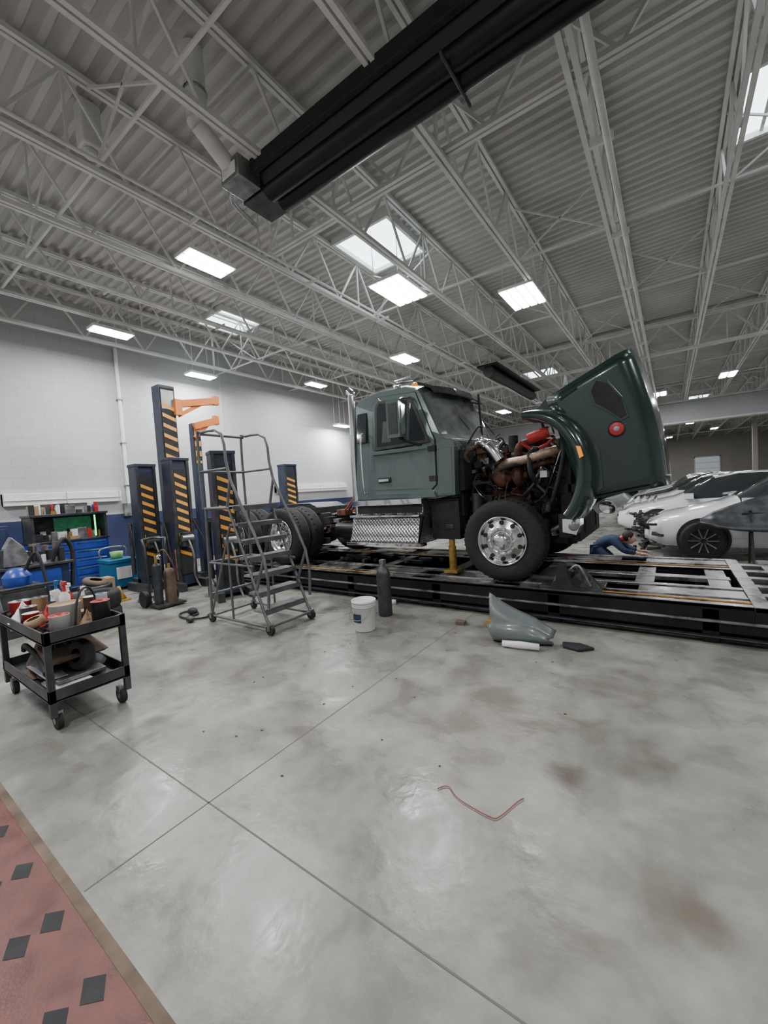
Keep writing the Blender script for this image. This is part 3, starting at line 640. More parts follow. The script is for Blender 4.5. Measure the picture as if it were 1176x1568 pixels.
# ------------------------------------------------------------------ pulling towers
def tower(name,x,y,h,w=.36,d=.26,z0=.25,rot=0.):
    b=B()
    b.bx(-d/2,d/2,-w/2,w/2,.06,h,'tower');b.bx(d/2,d/2+.03,-w/2,-w/2+.05,.06,h,'dgrey');b.bx(d/2,d/2+.03,w/2-.05,w/2,.06,h,'dgrey')
    b.bx(d/2,d/2+.012,-w/2+.05,w/2-.05,z0,h-.2,'blkm')
    z=max(z0,.55);sw=w-.14
    while z<h-.42:
        X=d/2+.014
        b.add([(X,-sw/2,z+.09),(X,-sw/2,z+.15),(X,sw/2,z+.06),(X,sw/2,z)],[(0,3,2,1)],'stripe')
        z+=.15
    b.bx(-d/2-.01,d/2+.035,-w/2-.01,w/2+.01,h-.05,h,'tower')
    b.bx(-.35,.4,-w/2-.1,-w/2,0,.14,'dgrey');b.bx(-.35,.4,w/2,w/2+.1,0,.14,'dgrey');b.bx(-.35,.0,-w/2,w/2,0,.2,'dgrey')
    b.bx(d/2,d/2+.1,-.09,.09,.75,1.0,'dgrey');b.cyl((d/2+.08,-.1,.9),(d/2+.08,.1,.9),.06,'grey',n=12)
    b.path([(d/2+.1,0,.9),(d/2+.2,.03,.6),(d/2+.14,.05,.25),(d/2+.2,.1,.02)],.018,'grey')
    b.cyl((-.1,-w/2-.06,.3),(-.1,-w/2-.06,1.2),.035,'dgrey');b.path([(-.1,-w/2-.06,1.2),(.05,-w/2-.1,1.0),(.12,-w/2-.08,.5)],.012,'blkm')
    b.path([(d/2+.03,w/2,1.2),(d/2+.15,w/2+.1,.8),(d/2+.2,w/2+.12,.3),(d/2+.4,w/2+.1,.02)],.013,'blkm')
    return b.obj(name,.006,loc=(x,y,0),rotz=rot)
tower('pulling_tower',-7.2,3.78,2.32,w=.34)
tower('pulling_tower',-7.75,3.46,2.25,w=.34)
tower('pulling_tower',-5.75,3.75,2.28,w=.36,rot=-.35)
tower('pulling_tower',-8.6,7.6,2.4,w=.42)
b=B();x,y=-7.85,4.02
b.bx(x-.13,x+.13,y-.15,y+.15,0,3.75,'tower');b.bx(x+.13,x+.145,y-.13,y+.13,.3,3.7,'blkm');b.bx(x+.13,x+.15,y-.12,y+.12,3.3,3.66,'grey')
z=2.3
while z<3.3:
    b.add([(x+.152,y-.12,z+.1),(x+.152,y-.12,z+.17),(x+.152,y+.12,z+.08),(x+.152,y+.12,z+.01)],[(0,3,2,1)],'stripe');z+=.19
b.bx(x-.3,x+.3,y-.3,y+.3,0,.08,'dgrey')
b.obj('crane_post',.006)
b=B()
for (yy,zz,L) in ((4.2,3.42,.78),(4.5,3.02,.45)):
    b.bar((-7.7,yy,zz),(-7.6,yy+L,zz+.15),.13,.13,'orange');b.bar((-7.6,yy+L-.03,zz+.06),(-7.6,yy+L-.03,zz+.24),.1,.10,'orange')
    b.bar((-7.7,yy,zz-.22),(-7.65,yy+L*.6,zz+.06),.05,.07,'orange')
b.bx(-7.9,-7.76,4.5,4.66,0,3.1,'tower');b.bx(-7.76,-7.745,4.52,4.64,2.3,3.0,'stripe');b.bx(-7.95,-7.7,4.4,4.75,0,.1,'dgrey')
for z in (2.35,2.55,2.75): b.bx(-7.745,-7.74,4.52,4.64,z,z+.09,'blkm')
b.bx(-7.70,-7.62,4.12,4.25,3.2,3.5,'orange')
b.obj('orange_crane_arm',.008)

# ------------------------------------------------------------------ rolling ladder
b=B();r=.017;k='mgrey'
xa,xb,ya,yb=-4.74,-3.62,2.80,3.42
for y in (ya,yb):
    b.path([(xa,y,.08),(xb,y,.08)],r,k,sub=1);b.path([(xa,y,.08),(xa+.05,y,1.42)],r,k,sub=1)
    b.path([(xb,y,.10),(xb-.05,y,.16),(xa+.52,y,1.42)],r,k,sub=1)
    b.path([(xb+.0,y,.3),(xb-.02,y,.85),(xa+.60,y,1.75),(xa+.50,y,2.28),(xa+.1,y,2.35),(xa,y,2.3),(xa,y,1.42)],r,k,sub=3)
    b.path([(xb-.02,y,.85),(xb-.22,y,.42)],r,k,sub=1);b.path([(xa+.6,y,1.75),(xa+.50,y,1.42)],r,k,sub=1)
    b.path([(xa+.0,y,1.88),(xa+.55,y,1.88)],r*.8,k,sub=1)
    b.path([(xa,y,.1),(xa+.52,y,1.2)],r*.8,k,sub=1);b.path([(xa+.02,y,.75),(xa+.9,y,.75)],r*.8,k,sub=1);b.path([(xa+.03,y,1.42),(xa+.55,y,1.42)],r,k,sub=1)
    b.path([(xa+.45,y,.08),(xa+.45,y,1.1)],r*.8,k,sub=1)
for z,x in ((2.34,xa+.05),(1.88,xa),(.75,xa+.02),(.08,xa),(1.42,xa+.03),(.35,xa)): b.path([(x,ya,z),(x,yb,z)],r,k,sub=1)
b.path([(xb,ya,.09),(xb,yb,.09)],r,k,sub=1)
for i in range(7):
    t=i/6;x=xb-.1+(xa+.62-xb+.1)*t;z=.24+(1.42-.24)*t
    b.bx(x-.17,x+.02,ya,yb,z-.015,z+.01,'grey');b.bx(x+.0,x+.025,ya,yb,z-.04,z+.01,'mgrey')
b.bx(xa+.02,xa+.6,ya,yb,1.41,1.44,'grey')
for x in (xa,xb):
    for y in (ya,yb): b.cyl((x,y-.02,.055),(x,y+.02,.055),.055,'blkm',n=16);b.bx(x-.02,x+.02,y-.03,y+.03,.05,.12,'grey')
b.obj('rolling_platform_ladder')

# ------------------------------------------------------------------ parts cart
b=B();cx0,cx1,cy0,cy1=-4.6,-3.44,.82,1.32;ZT=.62
for z,h in ((ZT,.07),(.22,.07)):
    b.bx(cx0,cx1,cy0,cy1,z-.015,z,'dgrey')
    for a in ((cx0,cx1,cy0,cy0+.012),(cx0,cx1,cy1-.012,cy1),(cx0,cx0+.012,cy0,cy1),(cx1-.012,cx1,cy0,cy1)): b.bx(*a,z-.02,z+h,'dgrey')
for x in (cx0,cx1-.04):
    for y in (cy0,cy1-.04): b.bx(x,x+.04,y,y+.04,.10,ZT+.07,'dgrey')
for x in (cx0+.06,cx1-.06):
    for y in (cy0+.05,cy1-.05):
        b.cyl((x,y-.018,.06),(x,y+.018,.06),.06,'blkm',n=18);b.bx(x-.03,x+.03,y-.026,y+.026,.09,.13,'grey');b.cyl((x,y-.022,.06),(x,y+.022,.06),.025,'grey',n=12)
b.path([(cx0+.02,cy0+.03,.64),(cx0-.1,cy0+.03,.82),(cx0-.14,cy0+.05,.84),(cx0-.14,cy1-.05,.84),(cx0-.1,cy1-.03,.82),(cx0+.02,cy1-.03,.64)],.014,'dgrey',sub=2)
cart=b.obj('parts_cart',.003)
def can(name,x,y,z,r,h,k,k2='grey',spray=False):
    b=B()
    if spray: prof=[(0,0),(r,0),(r,h*.68),(r*.4,h*.8),(r*.35,h*.9),(r*.3,h),(0,h)]
    else: prof=[(0,0),(r,0),(r,h*.97),(r*1.05,h*.98),(r*1.05,h),(r*.9,h),(r*.9,h*.95),(0,h*.95)]
    b.lathe((x,y,z),(0,0,1),prof,lambda i,j:(k2 if i>=len(prof)-4 else k),n=20);
    if spray: b.bx(x-.01,x+.045,y-.012,y+.012,z+h,z+h+.03,k2)
    b.obj(name)
Z=ZT+.001
can('paint_can',-3.75,1.04,Z,.095,.19,'white','kraft');can('paint_can',-3.54,1.20,Z,.06,.19,'dgrey','red');can('spray_bottle',-4.12,1.15,Z,.038,.27,'white','red',True)
can('spray_can',-4.28,1.22,Z,.033,.23,'red','white',True);can('spray_can',-4.0,1.24,Z,.033,.22,'kraft','white',True);can('spray_can',-3.93,1.02,Z,.033,.24,'dgrey','white',True)
can('paint_can',-4.2,.93,Z,.055,.14,'grey');can('paint_can',-3.56,.95,Z,.06,.15,'white','red');can('parts_jar',-3.86,1.24,Z,.045,.18,'brown','white')
can('parts_jar',-4.02,.90,Z,.05,.12,'red','white');can('parts_jar',-4.38,1.05,Z,.055,.17,'kraft','dgrey');can('spray_can',-4.5,1.2,Z,.033,.24,'white','blue2',True);can('paint_can',-4.5,.95,Z,.075,.15,'red','grey');can('parts_jar',-3.68,1.26,Z,.038,.22,'white','blue2')
b=B()
b.lathe((-3.88,.89,Z+.07),(0,-.3,1),[(.04,-.03),(.06,-.03),(.065,0),(.06,.03),(.04,.03)],'kraft',n=20)
for i in range(44):
    x=random.uniform(-4.52,-3.5);y=random.uniform(.86,1.28);zz=Z+.015+.01*(i%5);b.bar((x,y,zz),(x+random.uniform(-.1,.1),y+random.uniform(-.06,.06),zz+.01),.03,.022,random.choice(['grey','dgrey','red','white','brown','kraft','grey','dgrey']))
b.rag((-4.3,.92,Z+.02),.11,.12,'white');b.rag((-4.12,1.03,Z+.02),.09,.09,'red');b.rag((-3.66,1.15,Z+.02),.08,.08,'kraft')
b.path([(-3.6,1.05,Z+.02),(-3.65,1.1,Z+.24),(-3.72,1.2,Z+.27),(-3.75,1.28,Z+.05)],.008,'blkm')
b.obj('loose_hand_tools')
b=B()
b.lathe((-3.85,1.08,.242),(0,0,1),[(.10,0),(.20,.0),(.22,.04),(.2,.07),(.09,.07),(.08,.03)],'blkm',n=24)
b.lathe((-3.64,1.08,.42),(.3,-1,.2),[(.05,-.04),(.10,-.04),(.12,0),(.10,.04),(.05,.04)],'blkm',n=24)
b.rag((-4.25,1.05,.23),.27,.28,'brown',24);b.rag((-3.95,1.02,.30),.26,.20,'dgrey',24);b.rag((-4.0,1.1,.4),.2,.12,'brown',24)
b.prism([(-4.1,.42),(-3.7,.38),(-3.6,.42),(-3.95,.47)],1,.9,1.25,'brown')
b.bx(-3.85,-3.5,.88,1.1,.225,.27,'white');b.bx(-3.9,-3.55,.9,1.2,.28,.305,'grey');b.bx(-4.1,-3.6,.86,.98,.31,.32,'grey')
b.path([(-4.3,.9,.4),(-4.1,.87,.48),(-3.9,.9,.40),(-3.7,.88,.34)],.02,'blkm')
b.obj('scrap_parts_pile',.008)

# ------------------------------------------------------------------ bench, toolboxes left
b=B();x0,x1,y0,y1=-9.55,-9.0,2.15,3.3
b.bx(x0,x1,y0,y1,.1,.95,'blue');b.bx(x0,x1+.03,y0-.02,y1+.02,.95,.98,'dgrey')
for i in range(5):
    for j in range(2):
        z=.14+i*.16;yy=y0+.02+j*.56;b.bx(x1,x1+.015,yy,yy+.53,z,z+.14,'blue');b.bx(x1+.015,x1+.03,yy+.03,yy+.5,z+.11,z+.125,'chrome')
b.bx(x0,x0+.04,y0,y1,.98,1.42,'dgrey');b.bx(x0,x1,y0,y0+.04,.98,1.42,'dgrey');b.bx(x0,x1,y1-.04,y1,.98,1.42,'dgrey');b.bx(x0,x1+.02,y0-.02,y1+.02,1.42,1.46,'dgrey')
b.bx(x0+.04,x0+.06,y0+.45,y1-.1,1.02,1.38,'green');b.bx(x1-.05,x1-.035,y1-.2,y1-.175,1.0,1.4,'gled')
for y in (y0+.15,y1-.15):
    for x in (x0+.1,x1-.1): b.cyl((x,y-.02,.05),(x,y+.02,.05),.05,'blkm',n=12)
for i in range(90):
    y=random.uniform(2.22,3.22);x=random.uniform(-9.4,-9.08);h=random.uniform(.05,.2);z=1.46 if i%3==0 else .98;r=random.uniform(.015,.05)
    if i%2: b.cyl((x,y,z),(x,y,z+h),r,random.choice(['red','white','blue','dgrey','yellow','grey','blkm','blkm','kraft']),n=10)
    else: b.bx(x-r,x+r,y-r*1.6,y+r*1.6,z,z+h,random.choice(['red','white','dgrey','grey','blkm','kraft','blkm']))
b.obj('tool_chest',.004)
b=B();b.bx(-10.4,-9.7,.9,2.0,0,1.3,'navy');b.bx(-9.7,-9.68,.95,1.42,.1,1.25,'navy');b.bx(-9.7,-9.68,1.46,1.95,.1,1.25,'navy');b.bx(-9.68,-9.66,1.38,1.40,.6,.75,'chrome');b.bx(-9.68,-9.66,1.48,1.5,.6,.75,'chrome')
b.bx(-10.3,-9.8,1.0,1.4,1.3,1.5,'dgrey');b.bx(-10.3,-9.9,1.5,1.9,1.3,1.42,'kraft');b.obj('storage_cabinet',.008)
b=B();b.bx(-8.75,-8.25,3.0,3.45,.05,.5,'blue2');b.bx(-8.77,-8.23,2.98,3.47,.5,.56,'blue2');b.bx(-8.25,-8.235,3.1,3.35,.2,.42,'white')
for y in (3.05,3.4): b.cyl((-8.3,y-.02,.06),(-8.3,y+.02,.06),.06,'blkm');b.cyl((-8.65,y-.02,.06),(-8.65,y+.02,.06),.06,'blkm')
b.path([(-8.65,3.02,.56),(-8.65,3.02,.75),(-8.65,3.42,.75),(-8.65,3.42,.56)],.015,'grey');b.obj('portable_air_compressor',.02)
b=B();b.bx(-7.9,-7.2,1.35,2.1,.12,.75,'navy');b.bx(-7.95,-7.15,1.3,2.15,.75,.79,'dgrey');b.bx(-7.2,-7.18,1.45,2.0,.45,.7,'blue');b.bx(-7.2,-7.18,1.45,2.0,.18,.4,'blue')
for x in (-7.8,-7.3):
    for y in (1.45,2.0): b.cyl((x,y-.02,.06),(x,y+.02,.06),.06,'blkm')
for i in range(34):
    y=random.uniform(1.38,2.08);x=random.uniform(-7.85,-7.25);b.cyl((x,y,.79),(x,y,.79+random.uniform(.06,.28)),random.uniform(.02,.06),random.choice(['red','white','blue','dgrey','grey','blkm','brown','blkm']),n=10)
b.path([(-7.3,1.95,.79),(-7.25,2.0,1.0),(-7.3,2.1,1.1),(-7.35,2.2,.9),(-7.3,2.15,.4)],.03,'blkm')
b.prism([(1.4,.8),(1.7,.8),(1.62,1.05),(1.5,1.2),(1.42,1.05)],0,-7.35,-7.2,'grey')
b.obj('service_cart',.008)
b=B();b.bx(-7.0,-6.5,1.2,1.65,.0,.55,'dgrey');b.bx(-6.98,-6.52,1.22,1.63,.55,.60,'blkm');b.lathe((-6.75,1.42,.6),(0,0,1),[(.0,0),(.14,0),(.15,.12),(.09,.2),(.05,.22),(0,.22)],'blue',n=20);b.path([(-6.7,1.5,.8),(-6.6,1.6,1.0),(-6.5,1.65,.6),(-6.45,1.7,.1)],.02,'blkm');b.bx(-6.5,-6.48,1.25,1.6,.1,.3,'grey');b.obj('parts_washer',.02)
b=B();b.lathe((-6.9,2.3,.0),(0,0,1),[(0,.0),(.17,.0),(.20,.02),(.21,.38),(.2,.4),(.17,.4),(0,.36)],'dgrey',n=24);b.lathe((-6.9,2.3,.41),(.2,.2,1),[(.08,0),(.15,.0),(.17,.03),(.15,.07),(.08,.07)],'brown',n=20);b.obj('parts_drum')
def tyre(x,y,z,R,ax=(0,0,1)):
    b=B();b.lathe((x,y,z),ax,[(R*.55,.02),(R*.62,0),(R*.93,0),(R,.04),(R,.17),(R*.93,.21),(R*.62,.21),(R*.55,.19),(R*.55,.02)],'tyre',n=32);b.obj('spare_tyre')
tyre(-6.15,2.05,0,.27);tyre(-6.15,2.05,.215,.27)
b=B();b.bx(-8.2,-7.95,2.55,2.95,0,.3,'kraft');b.bx(-8.18,-7.97,2.57,2.73,.3,.31,'kraft');b.bx(-8.18,-7.97,2.77,2.93,.3,.31,'kraft');b.obj('cardboard_box',.004)
b=B();b.path([(-7.6+.3*math.cos(a*.6)*(1+.02*a),2.4+.22*math.sin(a*.6),.02) for a in range(0,24)],.014,'red',n=6,sub=2);b.obj('red_air_hose')
b=B();b.lathe((-7.3,2.75,0),(0,0,1),[(0,.03),(.10,.03),(.04,.16),(.025,.24),(0,.24)],'yellow',n=20);b.bx(-7.42,-7.18,2.63,2.87,0,.03,'yellow');b.obj('safety_cone')
b=B();b.lathe((-8.5,3.22,.56),(0,0,1),[(0,0),(.09,0),(.11,.13),(.0,.13)],'greenb',n=16);b.obj('green_container')
b=B();b.bx(-6.35,-6.0,2.75,3.15,.02,.05,'dgrey')
b.path([(-6.35,2.8,.05),(-6.4,2.8,.9),(-6.45,2.8,1.0),(-6.45,3.1,1.0),(-6.4,3.1,.9),(-6.35,3.1,.05)],.018,'dgrey',sub=2)
b.cyl((-6.2,2.85,.05),(-6.2,2.85,.6),.06,'dgrey');b.ball((-6.2,2.85,.6),.06,'dgrey');b.cyl((-6.2,3.03,.05),(-6.2,3.03,.48),.08,'brown');b.ball((-6.2,3.03,.48),.08,'brown')
b.cyl((-6.2,2.85,.65),(-6.2,2.85,.76),.02,'yellow',n=8);b.cyl((-6.2,3.03,.52),(-6.2,3.03,.62),.02,'yellow',n=8);b.lathe((-6.12,2.85,.75),(1,0,0),[(.0,0),(.035,0),(.035,.03),(0,.03)],'chrome',n=14)
b.path([(-6.2,2.85,.75),(-6.05,2.9,.85),(-6.0,3.0,.6),(-6.1,3.1,.35),(-6.3,3.2,.8)],.012,'rust')
for y in (2.74,3.16): b.cyl((-6.4,y-.03,.12),(-6.4,y+.03,.12),.12,'blkm',n=20)
b.obj('welding_cylinder_cart')
b=B()
for i in range(3): b.path([(-6.85+.12*math.cos(a/3)+i*.02,3.0+.16*math.sin(a/3),.02+.012*i) for a in range(0,19)],.014,'grey',n=6,sub=1)
b.obj('tow_chain_coil')
b=B();b.path([(-5.4+.2*math.cos(a/2)+.02*a,2.8+.12*math.sin(a/2),.02) for a in range(0,16)],.013,'blkm',n=6,sub=2);b.ball((-5.3,2.85,.05),.06,'blkm',sc=(1.4,1,.8));b.ball((-5.0,2.65,.04),.05,'dgrey',sc=(1.4,1,.8));b.obj('air_hose_coil')
b=B();b.lathe((-2.77,3.40,0),(0,0,1),[(0,.003),(.108,.003),(.113,.01),(.128,.31),(.135,.312),(.135,.335),(.128,.337),(.122,.33),(.105,.02),(0,.02)],'white',n=28)
for z in (.27,.29): b.lathe((-2.77,3.40,z),(0,0,1),[(.126,0),(.133,.003),(.126,.008)],'white',n=28)
b.path([(-2.77-.13,3.38,.29),(-2.77-.11,3.28,.18),(-2.77,3.25,.14),(-2.77+.11,3.29,.18),(-2.77+.13,3.40,.29)],.004,'grey',n=6)
b.add([(-2.77+.127*math.cos(a),3.40+.127*math.sin(a),z) for z in (.11,.2) for a in (-2.1,-1.8,-1.5,-1.2)],[(0,1,5,4),(1,2,6,5),(2,3,7,6)],'navy');b.obj('white_bucket')
b=B();b.lathe((-2.86,3.92,0),(0,0,1),[(0,0),(.08,0),(.085,.01),(.085,.50),(.07,.56),(.035,.59),(.03,.63),(0,.63)],'dgrey',n=24);b.bx(-2.89,-2.83,3.89,3.95,.62,.68,'grey');b.obj('gas_cylinder')
b=B();b.bx(-1.95,-1.85,3.95,4.03,0,.04,'brown');b.obj('wood_block',.004)
b=B();b.bx(-1.62,-1.52,4.0,4.1,0,.08,'yellow');b.bar((-1.52,4.05,.05),(-1.4,4.0,.04),.04,.05,'orange');b.obj('floor_clamp',.006)
b=B();b.lathe((-3.05,4.35,.0),(0,0,1),[(0,0),(.05,0),(.05,.05),(0,.05)],'white',n=16);b.obj('tape_roll')
# detached fender panel
b=B();secs=[]
for i in range(15):
    u=i/14;row=[]
    x=-1.42+.52*u
    top=.44-.62*max(0,u-.04)**.75*.45-.02*u; top=max(top,.16)
    if u>.75: top=.20-.10*(u-.75)/.25
    for k,(dy,z) in enumerate([(.03,.01),(-.02,.03),(-.06,.07),(-.07,.12),(-.04,.16)]):
        row.append((x-.02+.03*math.sin(k),3.68+dy+.12*u*u,min(z,top*.6)))
    for j in range(1,8):
        v=j/7;row.append((x-.06*v*(1-u),3.66+.12*v+.12*u*u-.03*math.sin(pi*v),min(.16,top*.7)+(top-min(.16,top*.7))*v))
    secs.append(row)
b.loft(secs,'greyp',smooth=True)
b.lathe((-1.14,3.60,.035),(1,.15,0),[(.0,-.16),(.028,-.16),(.035,0),(.028,.16),(0,.16)],'white',n=12)
b.obj('detached_fender_panel',solid=.012)
b=B();b.prism([(-.82,3.78),(-.68,3.74),(-.57,3.84),(-.70,3.90),(-.84,3.87)],2,0,.03,'blkm');b.obj('rubber_mat_scrap',.01)
b=B();b.path([(-.98,1.69,.006),(-.94,1.73,.006),(-.86,1.68,.006),(-.70,1.655,.006),(-.66,1.68,.006),(-.62,1.80,.006),(-.60,1.84,.006)],.0025,'wire',n=6,sub=4);b.obj('loose_wire')
b=B()
for i in range(22):
    x=random.uniform(-3.2,0);y=random.uniform(1.2,3.9);b.bar((x,y,.003),(x+random.uniform(.005,.015),y+.008,.003),.006,.005,'brown')
b.obj('floor_debris')

# ------------------------------------------------------------------ cars
def car(x,y,k='carw',broken=False):
    b=B();W=.90
    st=[(0.0,.55,.50,.52,.45),(.08,.72,.62,.64,.6),(.3,.82,.72,.76,.68),(.75,.88,.80,.86,.72),(1.15,.90,.86,.94,.74),(1.35,.90,.90,1.02,.70),(1.9,.90,.92,1.36,.60),(2.3,.90,.93,1.44,.60),(2.9,.90,.94,1.43,.60),(3.4,.90,.96,1.28,.58),(3.85,.88,.97,1.06,.62),(4.2,.84,.94,.98,.62),(4.36,.76,.80,.84,.6),(4.4,.66,.55,.57,.5)]
    secs=[]
    for (sx,w,zb,zr,rh) in st:
        lo=.22 if .1<sx<4.3 else .32
        row=[(sx,-w*.94,lo),(sx,-w,.42),(sx,-w,.62 if zb>.64 else zb*.9),(sx,-w*.97,zb),(sx,-rh,zr-.02),(sx,-rh*.6,zr+.015),(sx,0,zr+.03)]
        row=row+[(a,-c,d) for a,c,d in row[-2::-1]];secs.append(row)
    def kk(i,j):
        if j in (3,8) and 5<=i<=9: return 'glass'
        if j in (4,5,6,7) and i in (5,9): return 'glass'
        return k
    b.loft(secs,kk,closed=True,smooth=True,caps=True)
    for wx in (.85,3.5):
        for s_ in (-1,1):
            b.cyl((wx,s_*.80,.35),(wx,s_*.912,.35),.37,'blkm',n=28)
            ax=(0,s_,0);c=(wx,s_*.90,.33)
            b.lathe(c,ax,[(.2,.03),(.29,.035),(.33,.02),(.33,-.1)],'tyre',n=28);b.lathe(c,ax,[(.22,.03),(.21,.02),(.2,-.03),(.05,.0),(0,.0)],'dgrey',n=28)
            for i in range(10):
                t=2*pi*i/10;b.bar((wx+.04*math.cos(t),s_*.925,.33+.04*math.sin(t)),(wx+.21*math.cos(t),s_*.93,.33+.21*math.sin(t)),.02,.02,'alu')
    for s_ in (-1,1):
        b.bx(1.35,1.5,s_*.98-.08,s_*.98+.08,.92,1.04,k);b.bx(2.3,2.32,s_*.905-.01,s_*.905+.01,.4,.92,'blkm')
        b.bx(2.05,2.2,s_*.905-.012,s_*.905+.012,.80,.83,'chrome')
    if broken:
        for i in range(110):
            xx=random.uniform(-.22,.40);yy=random.uniform(-.9,.75);zz=random.uniform(.12,.76);b.bar((xx,yy,zz),(xx+random.uniform(-.1,.2),yy+random.uniform(-.2,.2),zz+random.uniform(-.08,.06)),.05,.04,random.choice(['blkm','dgrey','blkm','blkm','blk','blkm']))
    else:
        for s_ in (-1,1): b.add([(.02,s_*.5,.56),(.04,s_*.5,.64),(.28,s_*.80,.70),(.22,s_*.82,.60)],[(0,1,2,3)],'lens')
        b.bx(-.03,.06,-.4,.4,.34,.46,'blkm');b.bx(-.035,.05,-.15,.15,.48,.54,'chrome')
    return b.obj('car',0,loc=(x,y,0))
car(-.42,9.55,'carw',broken=True)
for a in ((-1.1,12.1,'carw'),(-1.2,14.6,'carw'),(-1.3,17.1,'carb'),(-1.3,19.6,'carw'),(-1.1,22.,'carg'),(-1.2,24.,'carw'),(-1.,28,'carb'),(-1.,31,'carw'),(4.2,14.6,'carg'),(4.3,18.,'carw')): car(*a)
b=B();secs=[]
up_=[(.38,.72),(.55,.84),(.8,.95),(1.1,1.06),(1.5,1.15),(2.0,1.20)];lo_=[(.38,.70),(.6,.62),(.85,.57),(1.15,.55),(1.55,.58),(2.0,.66)]
for (a,c),(d,e) in zip(up_,lo_):
    secs.append([(a+(d-a)*j/8,8.2+.25*(1-j/8)+.06*math.sin(pi*j/8),c+(e-c)*j/8) for j in range(9)])
b.loft(secs,'dgrey',smooth=True);o=b.obj('removed_bonnet_panel',solid=.03)
b=B()
for x in (1.0,1.8):
    b.bar((x,8.1,.0),(x,8.36,.8),.03,.03,'blkm');b.bar((x,8.55,0),(x,8.4,.85),.03,.03,'blkm')
b.bar((.9,8.4,.8),(1.9,8.4,.8),.03,.03,'blkm');b.obj('panel_stand')
b=B();b.bx(-3.6,-2.2,13.2,13.8,0,1.2,'navy');b.bx(-3.65,-2.15,13.15,13.85,1.2,1.25,'grey');b.bx(-3.5,-3.1,13.3,13.7,1.25,1.7,'white');b.bx(-2.9,-2.4,13.3,13.7,1.25,1.5,'red');b.obj('workbench',.01)

# ------------------------------------------------------------------ mechanic
MP=(-.85,7.85,0);man=empty('mechanic_person',MP);PI_=Matrix.Translation((-MP[0],-MP[1],0))
DX,DY=.02,.55
def skinmesh(name,verts,edges,rad,k,root=0,sub=2):
    me=bpy.data.meshes.new(name);me.from_pydata([(x+DX,y+DY,z) for x,y,z in verts],edges,[]);o=bpy.data.objects.new(name,me);S.collection.objects.link(o)
    o.modifiers.new('skin','SKIN');sv=me.skin_vertices[0].data
    for i,r in enumerate(rad):
        rr=r if isinstance(r,tuple) else (r,r);sv[i].radius=rr;sv[i].use_root=(i==root)
    md=o.modifiers.new('sub','SUBSURF');md.levels=sub;md.render_levels=sub
    me.materials.append(M[k]);o.modifiers['skin'].use_smooth_shade=True
    o.parent=man;o.matrix_parent_inverse=PI_;return o
skinmesh('shirt_torso',[(-1.10,7.3,.30),(-1.0,7.3,.38),(-.88,7.3,.43),(-.78,7.3,.44),(-.72,7.3,.45),(-.80,7.14,.42),(-.66,7.06,.28),(-.50,7.14,.24),(-.80,7.46,.42),(-.66,7.54,.28),(-.51,7.46,.24)],
  [(0,1),(1,2),(2,3),(3,4),(3,5),(5,6),(6,7),(3,8),(8,9),(9,10)],[(.14,.11),(.14,.11),(.15,.11),(.12,.09),.055,.07,.052,.040,.07,.052,.040],'shirt')
skinmesh('trousers',[(-1.12,7.3,.28),(-1.08,7.2,.25),(-.84,7.16,.09),(-1.07,7.13,.07),(-1.24,7.13,.06),(-1.08,7.4,.25),(-.86,7.46,.09),(-1.09,7.48,.07),(-1.26,7.48,.06)],
  [(0,1),(1,2),(2,3),(3,4),(0,5),(5,6),(6,7),(7,8)],[.12,.10,.075,.06,.045,.10,.075,.06,.045],'shirt')
b=B()
hc=Vector((-.60+DX,7.28+DY,.47))
b.ball(hc,.09,'skin',n=20,sc=(1.0,.85,1.15));b.ball(hc+Vector((.085,0,-.025)),.02,'skin',n=10,sc=(1,.7,1.2))
for s_ in (-1,1):
    b.ball(hc+Vector((.0,s_*.078,0)),.022,'skin',n=10,sc=(.7,.4,1.2));b.ball(hc+Vector((.076,s_*.032,.012)),.012,'white',n=8);b.ball(hc+Vector((.085,s_*.032,.01)),.006,'hair',n=8)
b.bx(hc.x+.075,hc.x+.082,hc.y-.025,hc.y+.025,hc.z-.055,hc.z-.047,'red')
b.ball(hc+Vector((-.018,0,.025)),.096,'hair',n=20,sc=(.98,.9,1.08))
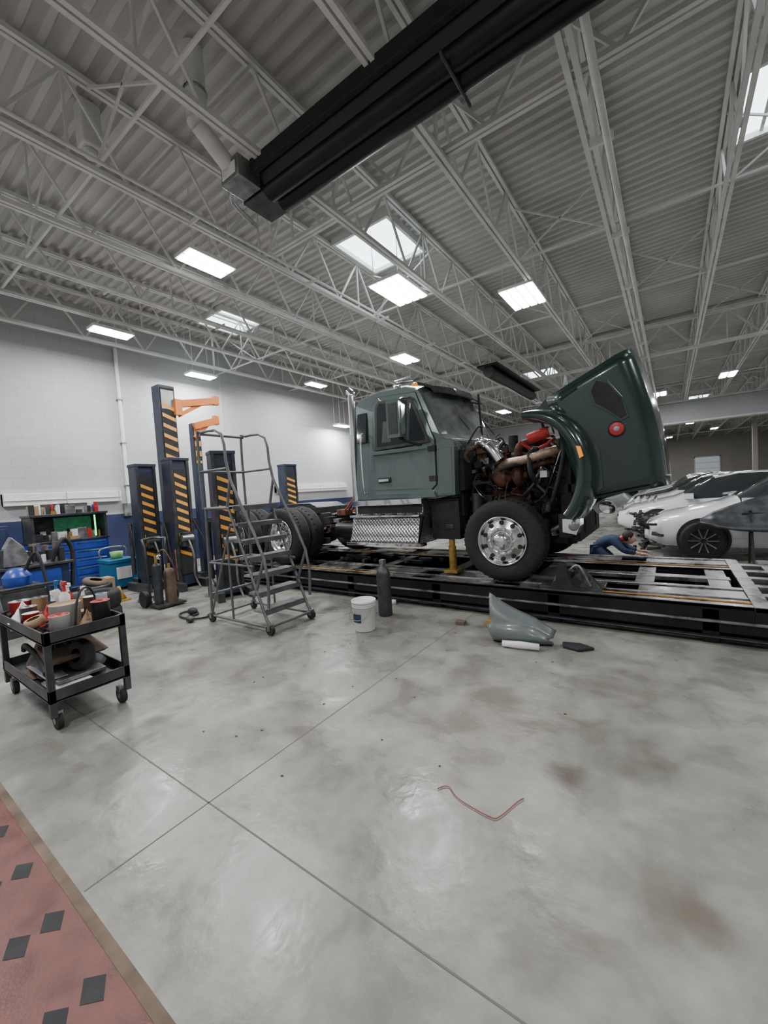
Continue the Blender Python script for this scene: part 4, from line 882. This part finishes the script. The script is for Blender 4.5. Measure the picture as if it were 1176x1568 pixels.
b.cyl((-.74+DX,7.29+DY,.45),hc+Vector((-.02,0,-.03)),.052,'skin',n=14);b.lathe((-.70+DX,7.29+DY,.455),(.9,0,.2),[(.06,-.02),(.068,0),(.06,.02)],'red',n=18)
o=b.obj('head');o.parent=man;o.matrix_parent_inverse=PI_
for (x,y,z) in ((-.50+DX,7.14+DY,.24),(-.51+DX,7.46+DY,.24)):
    b=B();b.cyl((x,y,z),(x+.05,y,z-.005),.031,'skin',r2=.027,n=12);b.ball((x+.09,y,z-.008),.040,'skin',n=12,sc=(1.1,1,.42))
    for i,(dy,L) in enumerate(((-.028,.052),(-.010,.064),(.010,.060),(.028,.046))):
        b.path([(x+.11,y+dy,z-.008),(x+.11+L*.6,y+dy*1.1,z-.010),(x+.11+L,y+dy*1.1,z-.03)],.0085,'skin',n=8,sub=3)
    b.path([(x+.07,y+.03,z-.01),(x+.10,y+.052,z-.018),(x+.125,y+.052,z-.03)],.0095,'skin',n=8,sub=3)
    o=b.obj('hand');o.parent=man;o.matrix_parent_inverse=PI_
b=B();b.bx(-.44,-.1,7.6,8.05,.0,.18,'dgrey');b.bx(-.42,-.12,7.62,8.03,.18,.20,'lsteel');b.obj('tool_tray',.01)

# ------------------------------------------------------------------ world, camera
w=bpy.data.worlds.new('World');S.world=w;w.use_nodes=True;w.node_tree.nodes['Background'].inputs[0].default_value=(.7,.8,1,1);w.node_tree.nodes['Background'].inputs[1].default_value=.6
yaw,pit,rol=math.radians(35.44),math.radians(2.91),math.radians(-3.57)
F=Vector((-math.sin(yaw)*math.cos(pit),math.cos(yaw)*math.cos(pit),-math.sin(pit)));rt=Vector((math.cos(yaw),math.sin(yaw),0));up=rt.cross(F)
R_=rt*math.cos(rol)+up*math.sin(rol);U_=-rt*math.sin(rol)+up*math.cos(rol)
cam=bpy.data.cameras.new('camera');co=bpy.data.objects.new('camera',cam);S.collection.objects.link(co)
m=Matrix((R_,U_,-F)).transposed().to_4x4();m.translation=(0,0,1.5);co.matrix_world=m
cam.sensor_fit='HORIZONTAL';cam.sensor_width=36;cam.lens=36*873.6/1659;cam.clip_start=.05;cam.clip_end=200
S.camera=co
